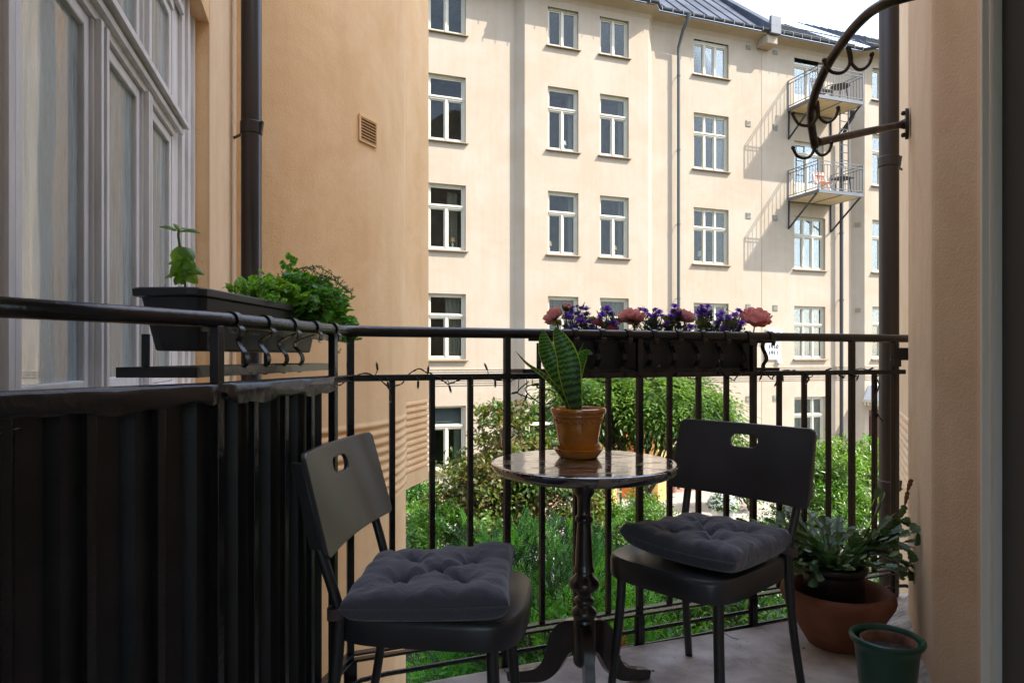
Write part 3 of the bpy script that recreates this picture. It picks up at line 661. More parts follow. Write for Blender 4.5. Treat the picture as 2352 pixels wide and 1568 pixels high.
win['label'] = 'large white double-glazed window with dusty, sky-tinted panes'
PAN = [(1.345, 1.775, .955, 1.90), (1.865, 2.262, .955, 1.90), (2.335, 2.731, .955, 1.90), (1.865, 2.262, 2.005, 2.385), (2.335, 2.731, 2.005, 2.385), (1.345, 1.775, 2.005, 2.385)]
for (a, c, e, f) in PAN:
    q = XB(NWf); s_ = .036
    q.bb((a + .002, -.03, e + .002), (a + s_, .010, f - .002)); q.bb((c - s_, -.03, e + .002), (c - .002, .010, f - .002)); q.bb((a + s_, -.03, e + .002), (c - s_, .010, e + s_)); q.bb((a + s_, -.03, f - s_), (c - s_, .010, f - .002))
    q.build('sash', ow, win, bevel=.004)
    XB(NWf).bb((a + s_, -.008, e + s_), (c - s_, -.004, f - s_)).build('pane', 'glassnear', win)
    q = XB(NWf); n0, n1 = -.075, -.055; g0 = .03
    q.bb((a, n0, e), (a + g0, n1, f)); q.bb((c - g0, n0, e), (c, n1, f)); q.bb((a, n0, e), (c, n1, e + g0)); q.bb((a, n0, f - g0), (c, n1, f))
    m_ = (a + c) / 2; q.bb((m_ - .008, n0, e), (m_ + .008, n1, f)); z = e + .235
    while z < f - .1: q.bb((a, n0 + .002, z - .008), (c, n1 - .002, z + .008)); z += .225
    q.build('inner_sash', 'white_paint', win)
b = XB(NWf); b.add([(1.1, -.02, .955), (2.75, -.02, .955), (2.75, .05, .935), (1.1, .05, .935), (1.1, .05, .915), (2.75, .05, .915), (2.75, -.02, .905), (1.1, -.02, .905)], [(0, 1, 2, 3), (3, 2, 5, 4), (4, 5, 6, 7), (1, 6, 5, 2), (0, 3, 4, 7)])
b.build('sill', ow, win)
b = XB(NWf); e, f = .7, 2.6; dn = -1.9
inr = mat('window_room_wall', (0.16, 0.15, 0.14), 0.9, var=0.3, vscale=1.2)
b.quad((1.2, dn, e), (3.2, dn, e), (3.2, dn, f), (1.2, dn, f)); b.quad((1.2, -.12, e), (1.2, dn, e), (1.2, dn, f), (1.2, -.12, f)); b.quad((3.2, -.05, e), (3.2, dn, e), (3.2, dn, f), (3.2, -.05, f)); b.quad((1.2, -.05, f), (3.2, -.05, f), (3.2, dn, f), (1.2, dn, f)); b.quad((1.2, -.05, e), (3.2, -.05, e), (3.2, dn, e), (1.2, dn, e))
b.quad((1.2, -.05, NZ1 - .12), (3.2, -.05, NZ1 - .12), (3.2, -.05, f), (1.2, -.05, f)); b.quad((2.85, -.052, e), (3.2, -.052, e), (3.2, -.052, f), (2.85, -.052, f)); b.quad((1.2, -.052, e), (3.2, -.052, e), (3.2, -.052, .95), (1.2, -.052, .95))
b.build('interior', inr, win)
for (a, c) in ((2.60, 2.75),):
    G = [[(a + (c - a) * i / 40, -.30 + .025 * math.sin(i * .9), z) for i in range(41)] for z in (.95, 2.45)]
    XB(NWf).grid(G).build('curtain', mat('sheer_curtain', (0.36, 0.35, 0.33), 0.9, trans=.3), win, smooth='full')
# rounded bay
CX, CY, CR = -2.401, 5.258, 1.564
def ribs(z0, z1, n):
    out = []; st = (z1 - z0) / n
    for i in range(n):
        z = z0 + i * st; out += [(z, 0), (z + .004, -.016), (z + .012, -.018), (z + .02, -.004), (z + st * .45, .008), (z + st * .8, .006), (z + st - .003, 0)]
    return out
RIB = ribs(.03, .60, 9)
prof = [(GR, 0), (-1.0, 0), (0.02, 0)] + RIB + [(.61, 0)] + [(z, 0) for z in np.linspace(1.0, HL, 9)]
G = []
for (z, dr) in prof: G.append([(CX + (CR + dr) * math.cos(rad(a)), CY + (CR + dr) * math.sin(rad(a)), z) for a in np.linspace(-125, 30, 94)])
MB().grid(G).build('rounded_bay', 'plaster_near', nb, smooth='full')
# oriel with ribbed band
ox0, oy0, ox1, oy1 = -1.03, 5.30, -.77, 6.30
d = Vector((ox1 - ox0, oy1 - oy0, 0)).normalized(); nn = Vector((d.y, -d.x, 0))
G = []
for (z, dr) in [(-.08, 0), (.0, 0)] + ribs(.04, .66, 11) + [(.67, 0), (HL, 0)]:
    q = nn * (dr * 1.0); G.append([(ox0 + q.x, oy0 + q.y, z), (ox1 + q.x, oy1 + q.y, z), (ox1 - .9, oy1 + .25, z)])
o = MB().grid(G); o.add([(ox0, oy0, -.08), (ox1, oy1, -.08), (ox1 - .9, oy1 + .25, -.08), (ox0 - 1.0, oy0 + .2, -.08)], [(3, 2, 1, 0)]); o.build('oriel', 'plaster_near', nb)
# vent grille on the bay
th = rad(-24.5); vc = Vector((CX + CR * math.cos(th), CY + CR * math.sin(th), 2.567)); Mv = Matrix.Rotation(th, 3, 'Z')
v = MB().box(vc + Mv @ Vector((-.004, 0, 0)), (.02, .175, .16), M=Mv).build('vent', 'dark', nb)
rb = MB().box(vc + Mv @ Vector((.008, 0, .083)), (.012, .19, .012), M=Mv).box(vc + Mv @ Vector((.008, 0, -.083)), (.012, .19, .012), M=Mv).box(vc + Mv @ Vector((.008, .09, 0)), (.012, .012, .16), M=Mv).box(vc + Mv @ Vector((.008, -.09, 0)), (.012, .012, .16), M=Mv); rb.build('vent_frame', 'plaster_near', v)
for k in range(8): MB().box(vc + Mv @ Vector((.010, 0, -.07 + k * .02)), (.016, .17, .008), M=Mv @ Matrix.Rotation(rad(30), 3, 'Y')).build('louvre', 'plaster_near', v)
# right-hand mass of the building with pillar
mass = [(1.34, 1.95), (1.29, 2.10), (1.55, 2.67), (1.93, 3.12), (2.42, 4.0), (2.6, 4.38)]
wallr = [(9, -5), (1.03, -5), (1.03, 1.36), (1.34, 1.95), (1.29, 2.10), (1.55, 2.67), (1.93, 3.12), (2.42, 4.0), (2.6, 4.38)]
ew0 = Vector((2.42, 4.0, 0)); ew1 = Vector((3.43, 6.1, 0)); en = Vector((-(ew1 - ew0).y, (ew1 - ew0).x, 0)).normalized()
MB().prism([(1.03, 1.30), (1.03, 1.36), (1.34, 1.95), (1.29, 2.10), (1.55, 2.67), (1.93, 3.12), (2.42, 4.0), (3.2, 4.2), (3.2, 1.3)], GR, HT).build('pillar', 'plaster_pillar', nb, bevel=.012)
G = []
for (z, dr) in [(GR, 0), (.0, 0)] + RIB + [(.61, 0), (HT, 0)]:
    q = en * dr; G.append([(ew0.x + q.x, ew0.y + q.y, z), (ew1.x + q.x, ew1.y + q.y, z)])
MB().grid(G).build('wall', 'plaster_pale', nb)
MB().prism([(3.43, 6.1), (2.9, 4.95), (3.1, 1.35), (9, 1.35), (9, 7.0)], GR, HT).build('wall', 'plaster_pale', nb)
MB().prism([(1.03, -2.8), (9, -2.8), (9, 1.345), (1.03, 1.29)], GR, HT).build('wall', 'room', nb)
MB().prism([(9, -7), (13, -7), (13, 7.2), (9, 5.8)], GR, 15.6).build('sun_block_wing', 'plaster_pale', nb)  # unseen wing, added to keep direct sun off the balcony
MB().prism([(3.2, -2.8), (9, -2.8), (9, 1.3), (3.2, 1.3)], HT + .005, HT + .1).build('flat_roof', 'roof', nb)
# room behind the balcony door
rm = mat('living_room_paint', (0.74, 0.74, 0.73), 0.9)
MB().prism([(-1.3, -2.8), (1.028, -2.8), (1.028, 1.29), (-.80, .98), (-1.3, .98)], 2.62, HT).build('wall_above_door', 'plaster_pale', nb)
MB().prism([(-1.6, -2.8), (-.98, -2.8), (-.98, .6), (-.85, .97), (-1.6, .97)], GR, 2.615).build('room_wall', rm, nb)
bwf = MB()
for (a_, c_, e_, f_) in ((-.975, -.90, .0, 2.6), (.95, 1.025, .0, 2.6), (-.90, .95, 2.48, 2.6), (-.90, .95, .02, .12), (-.02, .07, .12, 2.48)): bwf.bb((a_, -2.75, e_), (c_, -2.66, f_))
bwf = bwf.build('sky_fill_frame', 'white_paint', nb)  # unseen glazed back opening, added to let sky light fill the balcony
for (a_, c_) in ((-.90, -.02), (.07, .95)): MB().bb((a_, -2.71, .12), (c_, -2.704, 2.48)).build('pane', 'glassfar', bwf)
MB().prism([(-.975, -2.8), (1.025, -2.8), (1.025, 1.28), (-.84, .96)], -.3, .015).build('room_floor', mat('oak_floor', (0.22, 0.12, 0.06), 0.4, var=0.2, stretch=(12, 1, 1)), nb)
MB().prism([(.985, -2.64), (1.028, -2.64), (1.028, 1.28), (.985, 1.28)], .02, 2.61).build('room_wall', rm, nb)
# door frame at the right edge
fr = MB(); z0, z1 = .0, 2.4
for (x0, x1, y0, y1) in ((.853, .863, 1.238, 1.240), (.8535, .867, 1.240, 1.2402), (.8665, .869, 1.244, 1.262), (.869, .8785, 1.232, 1.262), (.8785, .881, 1.242, 1.262), (.881, .8875, 1.236, 1.262), (.8680, .985, 1.2625, 1.263)): fr.bb((x0, y0, z0), (x1, y1, z1))
fr.build('door_frame', mat('warm_white_paint', (0.80, 0.74, 0.66), .45), nb, bevel=.0012)
MB().bb((.888, 1.18, .02), (.985, 1.2615, 2.6)).build('door_reveal', mat('shade_toned_wall', (0.10, 0.09, 0.08), 0.9), nb)  # plain room wall; its lack of light is put into the dark colour
MB().bb((.985, 1.262, 0), (1.03, 1.36, 2.6)).build('door_jamb', 'plaster_pillar', nb)
# downpipes near us
def pipe(x, y, r, z0, z1, m, label, br):
    t = thing('downpipe', label, 'downpipe', (x, y, z0))
    MB().tube([(x, y, z0), (x, y, z1)], r, 28).build('pipe', m, t, smooth=True)
    for (z, dx, dy) in br:
        MB().tube([(x, y, z - .035), (x, y, z - .03), (x, y, z + .03), (x, y, z + .035)], [r + .001, r + .005, r + .005, r + .001], 28).bar((x + r * .9 * (1 if dx > 0 else -1), y, z - .03), (x + dx, y + dy, z - .035), .008, .014).bar((x + r + .002, y - .01, z - .035), (x + r + .012, y - .01, z + .035), .010, .02, up=(0, 1, 0)).build('bracket', m, t, bevel=.001)
    return t
pipe(-1.432, 3.75, .054, GR, HL, 'pipe', 'black downpipe in the corner left of the orange bay wall', [(2.30, -.17, .1), (-1.0, -.17, .1)])
pipe(2.485, 4.5, .060, GR, HT, 'pipeg', 'thick brown-grey downpipe behind the right end of the balcony railing', [(2.33, .12, .06), (.2, .12, .06)])
# ================================================================ balcony slab
fl = mat('balcony_concrete', (0.36, 0.325, 0.305), 0.85, col2=(0.68, 0.64, 0.61), vscale=4.2, detail=12, bump=0.9, bscale=30, bdist=0.006, lo=.38, hi=.60)
edge = bez([(-.62, 1.05), (-.55, 1.5), (-.44, 2.0), (-.40, 2.13), (-.30, 2.195), (.036, 2.33), (.518, 2.506), (1.08, 2.71), (1.76, 3.04), (1.92, 3.12)], 5)
edge = [(p[0], p[1]) for p in [(e.x, e.y) for e in [Vector((q[0], q[1], 0)) for q in edge]]]
poly = [(-.80, .985)] + edge + [(1.6, 2.7), (1.34, 2.10), (1.40, 1.95), (1.06, 1.30)]
sl = MB(); sl.prism(poly[::-1], -.16, 0)
sl = sl.build('balcony_floor', fl, bevel=.012); setp(sl, kind='structure')
cr_ = MB()
def crack(pts):
    for i in range(len(pts) - 1): cr_.bar((*pts[i], .0015), (*pts[i + 1], .0015), .0022, .001)
crack([(.36, 2.44), (.38, 2.39), (.372, 2.36), (.40, 2.31), (.41, 2.28)]); crack([(-.03, 2.30), (.0, 2.22), (.012, 2.2), (.03, 2.12)]); crack([(.80, 2.60), (.82, 2.55), (.84, 2.53)])
cr_.build('crack', 'dark', sl)
# chipped plaster fillet at the foot of the pillar
b = MB(); rr = random.Random(5)
pp = [(1.27, 2.02), (1.30, 2.14), (1.36, 2.28), (1.43, 2.44), (1.50, 2.60), (1.60, 2.78), (1.72, 2.94)]
G = [[], [], [], []]
for (x, y) in pp:
    w = rr.uniform(.025, .05); G[0].append((x - w * 1.1, y + w * .4, .001)); G[1].append((x - w * .6, y + w * .25, .014)); G[2].append((x - .005, y, .03)); G[3].append((x + .05, y - .02, .07))
b.grid(G).build('plaster_fillet', mat('chipped_plaster', (0.42, 0.38, 0.33), 0.9, var=0.4, vscale=15, bump=1, bscale=60, bdist=.01), sl)

gm_ = [mat('grit_' + k, c, .9) for k, c in (('dark', (0.05, 0.04, 0.03)), ('pale', (0.5, 0.46, 0.4)), ('leaf', (0.16, 0.09, 0.03)))]
rr = random.Random(44); bb_ = [MB(), MB(), MB()]
for _ in range(420):
    x = rr.uniform(-.3, 1.6); y = rr.uniform(1.2, 2.9)
    if y > 2.22 + .40 * x - .02 or x > 1.25 + (y - 2.1) * .45: continue
    k = rr.choice((0, 0, 1, 1, 1, 2)); r_ = rr.uniform(.001, .0032) * (1.0 if k < 2 else 2.6); a = rr.uniform(0, 6)
    bb_[k].add([(x + r_ * math.cos(a + q) * (1 if q % 2 else .6), y + r_ * math.sin(a + q), .0015) for q in (0, 1.5, 3, 4.6)] + [(x, y, .002 + r_ * .5)], [(0, 1, 4), (1, 2, 4), (2, 3, 4), (3, 0, 4)])
for k in range(3): bb_[k].build(('dark_grit', 'pale_grit', 'leaf_crumbs')[k], gm_[k], sl, kind='stuff')
# ================================================================ railing
P0 = Vector((-.828, 1.05, 0)); P1 = Vector((-.629, 1.456, 0)); P2 = Vector((-.524, 2.0, 0)); F0 = Vector((-.509, 2.12, 0))
FD = Vector((.9298, .3682, 0)); FN = Vector((-.3682, .9298, 0))
def FP(s, o=0, z=0): p = F0 + FD * s + FN * o; return (p.x, p.y, z)
LD = (P2 - P1).normalized(); LN = Vector((-LD.y, LD.x, 0)); KD = (P1 - P0).normalized(); KN = Vector((-KD.y, KD.x, 0))
def V3(p, z): return (p.x, p.y, z)
rg = thing('balcony_railing', 'black-brown iron railing with round handrail around the balcony', 'railing', (.5, 2.5, -.1))
ZT = 1.128; TR = .0172
path = [V3(P0, ZT), V3(P0.lerp(P1, .5), ZT), V3(P1 - KD * .03, ZT), V3(P1 + LD * .03, ZT), V3(P1.lerp(P2, .5), ZT), V3(P2, ZT), (-.519, 2.05, ZT), (-.505, 2.092, ZT), (-.475, 2.122, ZT), FP(.08, 0, ZT), FP(.6, 0, ZT), FP(1.4, 0, ZT), FP(2.3, 0, ZT), FP(2.62, 0, ZT)]
MB().tube(path, TR, 20).build('handrail', 'rail', rg, smooth='full')
def rp(z, off=0):
    return [V3(P0 + KN * off, z), V3(P1 + KN * off, z), V3(P2 + LN * off, z), FP(.02, off, z)] + [FP(2.35, off, z)]
ZM = .982
b = MB(); pts = [V3(P0, ZM), V3(P1, ZM), V3(P2, ZM), FP(0.007, 0, ZM), FP(2.40, 0, ZM)]
for i in range(4): b.bar(pts[i], pts[i + 1], .026, .020)
b.build('mid_rail', 'rail', rg, bevel=.002)
b = MB()
for z in (.125, .105): 
    q = [V3(P0, z), V3(P1, z), V3(P2, z), FP(.007, 0, z), FP(2.38, 0, z)]
    for i in range(4): b.bar(q[i], q[i + 1], .026, .008)
b.build('bottom_rail', 'rail', rg, bevel=.002)
for z in (.045, -.012):
    c = [V3(P0 + KN * -.01, z), V3(P1, z)] + [V3(P1.lerp(P2, t), z) for t in (.3, .6, .8)] + [(-.524, 1.96, z), (-.512, 2.05, z), (-.47, 2.12, z), FP(.12, 0, z), FP(.6, 0, z), FP(1.2, 0, z), FP(1.8, 0, z), FP(2.36, 0, z), FP(2.40, -.01, z), FP(2.41, -.06, z)]
    MB().tube(c, .0075, 10).build('lower_rod', 'rail', rg, smooth='full')
bars = {}
def bar_at(p, ang, kind):
    key = kind
    if key not in bars:
        b = MB()
        if kind == 'post': b.bar((0, 0, -.14), (0, 0, 1.115), .0215, .0215); b.bb((-.022, -.013, -.12), (.022, .007, -.02)); b.bb((-.02, -.005, -.03), (.02, .005, .10))
        else: b.bar((0, 0, .125), (0, 0, .975), .0175, .0175)
        o = b.build('post' if kind == 'post' else 'baluster', 'rail', rg, o=(0, 0, 0), bevel=.0015); bars[key] = o
    else: o = bars[key].copy(); COL.objects.link(o)
    o.location = (p[0] - rg.location.x, p[1] - rg.location.y, -rg.location.z); o.rotation_euler = (0, 0, ang)
    return o
aF = math.atan2(FD.y, FD.x); aL = math.atan2(LD.y, LD.x); aK = math.atan2(KD.y, KD.x)
for k in range(19):
    s = .007 + k * .1305
    if s > 2.36: break
    bar_at(FP(s), aF, 'post' if k % 4 == 0 else 'bar')
bar_at(FP(2.346), aF, 'post')
for k in range(0, 5): p = P2.lerp(P1, k / 4); bar_at((p.x, p.y), aL, 'post' if k in (0, 4) else 'bar')
for k in range(1, 4): p = P1 - KD * (.137 * k); bar_at((p.x, p.y), aK, 'bar')
b = MB(); b.bar(FP(2.346, 0, 1.06), FP(2.62, 0, 1.06), .012, .055).bar(FP(2.33, -.004, 1.02), FP(2.365, -.004, 1.02), .03, .03); b.build('wall_bracket', 'rail', rg, bevel=.002)
# corrugated privacy screen
sc_ = thing('privacy_screen', 'black corrugated sheet screen behind the left railing bars', 'screen', V3(P1, -.1))
def lpath(u):
    L1 = (P1 - P0).length
    if u < L1: return P0 + KD * u, KN
    return P1 + LD * (u - L1), LN
L1 = (P1 - P0).length; LT = L1 + (P2 - P1).length - .03
us = []; u = 0; pat = [(0, 0), (.062, 0), (.078, 1), (.122, 1), (.137, 0)]
while u < LT:
    for (du, a) in pat[:-1]:
        if u + du < LT: us.append((u + du, a))
    u += .1375
G = []
for z in (-.12, .5, .965):
    row = []
    for (u, a) in us:
        p, n = lpath(u); q = p + n * (.014 + .024 * a); row.append((q.x, q.y, z))
    G.append(row)
MB().grid(G).build('corrugated_sheet', 'screen', sc_)
def cover(u0, u1, seed):
    rr = random.Random(seed); n = 46; G = [[] for _ in range(9)]; ph = rr.uniform(0, 6)
    for i in range(n + 1):
        u = u0 + (u1 - u0) * i / n; p, nn_ = lpath(u); w = .006 * math.sin(u * 23 + ph) + .004 * math.sin(u * 57 + ph * 2) + rr.gauss(0, .0006)
        e = 1 if 1 < i < n - 1 else .6
        for j, (o, z) in enumerate(((-.020, .948 + w * .7), (-.023 - w * .6, .958 + w * .5), (-.020 + w * .5, .972), (-.019, .986), (-.012, .9935), (.002, .995), (.013, .993), (.018, .982), (.019, .955))):
            q = p + nn_ * (o * (1 if e == 1 else .7)); G[j].append((q.x, q.y, z if j > 3 else z + (1 - e) * .01))
    return MB().grid(G).build('cover_strip', 'black', sc_, smooth='full')
cover(.0, L1 - .006, 2); cover(L1 + .010, LT + .02, 5)
# ---------------------------------------------------------------- baskets and planters
def band(b, pts, w, side, t=.003): return b.sweep(pts, (w, t), side)
def basket(name, label, frame, o0, o1, u0, u1, hooks, zr, hookpt, sd):
    t = thing(name, label, 'planter bracket', (*frame((u0 + u1) / 2, (o0 + o1) / 2, zr)[:2], zr))
    b = MB(); c = [frame(u0, o0, zr), frame(u1, o0, zr), frame(u1, o1, zr), frame(u0, o1, zr)]
    for i in range(4): b.bar(c[i], c[(i + 1) % 4], .004, .022)
    b.build('ring_frame', 'black', t)
    b = MB(); c = [frame(u0 + .02, o0 + .0, 1.112), frame(u1 - .02, o0 + .0, 1.112)]; b.bar(c[0], c[1], .004, .018); b.build('upper_bar', 'black', t)
    for h in hooks:
        hx, hy, dn = hookpt(h)
        P = []
        for k in range(9):
            a = PI * 1.18 - PI * 1.25 * k / 8; P.append((hx + dn[0] * (TR + .003) * math.cos(a), hy + dn[1] * (TR + .003) * math.cos(a), ZT + (TR + .003) * math.sin(a)))
        tail = [(hx - dn[0] * .020, hy - dn[1] * .020, ZT - .035), (hx - dn[0] * .024, hy - dn[1] * .024, ZT - .018)]
        m = frame.near(hx, hy, o0)
        mid = [(m[0] + dn[0] * .012, m[1] + dn[1] * .012, 1.09), (m[0] - dn[0] * .008, m[1] - dn[1] * .008, 1.055), (m[0] - dn[0] * .010, m[1] - dn[1] * .010, 1.035), (m[0] + dn[0] * .008, m[1] + dn[1] * .008, 1.012), (m[0] - dn[0] * .002, m[1] - dn[1] * .002, zr - .012)]
        pts = bez([tail[0], tail[1]] + P + mid, 3)
        band(MB(), pts, .019, (dn[1], -dn[0], 0)).build('strap', 'black', t, smooth=True)
    for h in (.12, .5, .88):
        a = frame(u0 + (u1 - u0) * h, o0, zr); c_ = frame(u0 + (u1 - u0) * h, o1, zr); n_ = frame(u0 + (u1 - u0) * h, o1, 1.10)
        MB().bar(a, c_, .018, .003).bar(c_, n_, .018, .003).build('strap', 'black', t)
    return t
class FrF:
    def __call__(s, u, o, z): return FP(u, o, z)
    def near(s, x, y, o0): u = (Vector((x, y, 0)) - F0).dot(FD); return FP(u, o0, 0)
class FrL:
    N = Vector((-.676, 1.48, 0)); D = Vector((.064, .998, 0)).normalized(); O = Vector((-.998, .064, 0))
    def __call__(s, u, o, z): p = s.N + s.D * u + s.O * o; return (p.x, p.y, z)
    def near(s, x, y, o0): u = (Vector((x, y, 0)) - s.N).dot(s.D); return s(u, o0, 0)
fF, fL = FrF(), FrL()
bkF = basket('planter_basket', 'black strap basket hooked over the front handrail under the flower box', fF, .028, .20, .60, 1.73, [.782 + i * .109 for i in range(9)], .992, lambda h: (*FP(h)[:2], (FN.x, FN.y)), 1)
def lhook(px):
    r = (px - 1176) / 1568; u = (P1.x - P1.y * r) / (LD.y * r - LD.x); p = P1 + LD * u; return (p.x, p.y, (LN.x, LN.y))
bkL = basket('planter_basket', 'black strap basket hooked over the left handrail under the herb box', fL, -.018, .155, -.05, .80, [534, 609, 669, 720, 764], 1.016, lhook, 1)
def planter(label, frame, u0, u1, o0, o1, z0, z1):
    c = frame((u0 + u1) / 2, (o0 + o1) / 2, z0); t = thing('planter_box', label, 'planter', c)
    def ring(ins, z, k=.03):
        a, b_, d, e = u0 + ins * 1.3, u1 - ins * 1.3, o0 + ins * .7, o1 - ins * .7
        return [frame(u, o, z) for (u, o) in ((a + k, d), (b_ - k, d), (b_ - k * .3, d + k * .3), (b_, d + k), (b_, e - k), (b_ - k * .3, e - k * .3), (b_ - k, e), (a + k, e), (a + k * .3, e - k * .3), (a, e - k), (a, d + k), (a + k * .3, d + k * .3))]
    R = [ring(.030, z0), ring(.027, z0 + .004), ring(.006, z1 - .022), ring(.006, z1 - .020), ring(-.008, z1 - .018), ring(-.009, z1 - .003), ring(-.006, z1), ring(.002, z1), ring(.006, z1 - .006), ring(.010, z1 - .04)]
    b = MB(); n = 12; vs = [p for r in R for p in r]; fs = [tuple(range(n - 1, -1, -1))]
    for i in range(len(R) - 1):
        for k in range(n): fs.append((i * n + k, i * n + (k + 1) % n, (i + 1) * n + (k + 1) % n, (i + 1) * n + k))
    b.add(vs, fs).build('box', 'boxp', t, bevel=.002)
    s = MB(); r = ring(.009, z1 - .028); s.add(r, [tuple(range(12))]); s.build('soil', 'soil', t)
    return t
boxF = planter('black flower box on the front railing planted with pink and purple blooms', fF, .80, 1.665, .04, .185, 1.000, 1.134)
boxL = planter('black herb box on the left railing planted with basil, parsley and dill', fL, 0.0, .78, .0, .155, 1.062, 1.200)
# ---------------------------------------------------------------- string lights
sl_ = thing('string_lights', 'dark wire of small string lights wound along the middle rail', 'string lights', FP(1.2, 0, .98))
rr = random.Random(12); pts = []; s = -.05
while s < 2.35:
    a = s * 33; R_ = .017 + .006 * math.sin(s * 9) + (0.012 if rr.random() < .12 else 0)
    pts.append(FP(s, R_ * math.cos(a), ZM - .004 + R_ * 1.0 * math.sin(a) + rr.gauss(0, .002))); s += .02 + .008 * math.sin(s * 17)
wm = mat('string_wire', (0.012, 0.012, 0.012), 0.5)
P_ = bez(pts, 3)
b = MB().tube(P_, .0016, 5)
p2 = [Vector(p) + Vector((.0025 * math.sin(i * 1.1), 0, .0025 * math.cos(i * 1.1))) for i, p in enumerate(P_)]; b.tube(p2, .0014, 5)
def loopw(c, k, r):
    q = [FP(c + rr.gauss(0, r), -.012 + rr.gauss(0, .004), ZM - .02 + rr.gauss(0, r)) for _ in range(k)]; b.tube(bez(q, 5), .0016, 5)
q = [FP(.60, -.02, .965), FP(.56, -.02, .93), FP(.585, -.02, .915), FP(.625, -.02, .905), FP(.66, -.02, .925), FP(.64, -.02, .955), FP(.59, -.02, .945), FP(.60, -.02, .92), FP(.655, -.02, .885), FP(.70, -.02, .90), FP(.69, -.02, .93), FP(.63, -.02, .945), FP(.66, -.02, .96)]
b.tube(bez(q, 6), .0022, 5)
q = [FP(2.21, -.015, .965), FP(2.235, -.015, .93), FP(2.215, -.015, .88), FP(2.20, -.015, .85), FP(2.215, -.015, .81), FP(2.26, -.015, .77)]
b.tube(bez(q, 6), .0030, 5)
b.build('wire', wm, sl_, smooth='full')
lm = mat('led_tip', (0.45, 0.35, 0.15), 0.15)
def bulb(c, d):
    m_ = Vector(FP((Vector((c[0], c[1], 0)) - F0).dot(FD) + rr.uniform(-.01, .01), -.016, ZM + rr.uniform(-.008, .006))); cc = Vector(c); MB().tube(bez([m_, m_.lerp(cc, .6) + Vector((0, 0, .004)), cc], 3), .0014, 5).build('lead', wm, sl_, smooth='full')
    c = Vector(c); d = Vector(d).normalized(); o = MB().tube([c, c + d * .004, c + d * .020, c + d * .022], [.002, .0036, .0036, .0028], 8).build('bulb', wm, sl_, smooth=True)
    MB().tube([c + d * .022, c + d * .027], [.0026, .0014], 8).build('led', lm, o, smooth=True)
for (px, py, dx, dz) in ((896, 893, -.1, 1), (899, 905, .1, -1), (871, 850, -.1, 1), (963, 874, 0, -1), (985, 858, .1, 1), (1033, 884, .3, -1), (1120, 850, -.4, 1), (1138, 872, 0, -1), (1086, 868, 0, -1), (1210, 905, -.3, -1), (1190, 900, -1, -.2), (1222, 885, .8, .2), (1648, 842, -.1, 1), (1690, 850, .3, -.6), (1745, 860, -.5, -1), (1792, 862, 0, -1), (1846, 860, .5, -1), (1890, 850, .9, .3), (1852, 870, -.7, -1), (1920, 862, 1, -.4), (1965, 862, -.5, -1), (1987, 850, .9, .5), (1950, 858, .9, -.6), (2004, 946, .7, -1), (1558, 855, -.8, -1), (1440, 852, 0, -1), (1500, 850, .6, .6), (1780, 875, -.6, -.9)):
    r = (px - 1176) / 1568; X = 2.322 * r / (1 - .396 * r); Z = 2.322 + .396 * X - .025
    bulb((X, Z, CAMH + (818 - py) / 1568 * Z), (dx, -.2, dz))
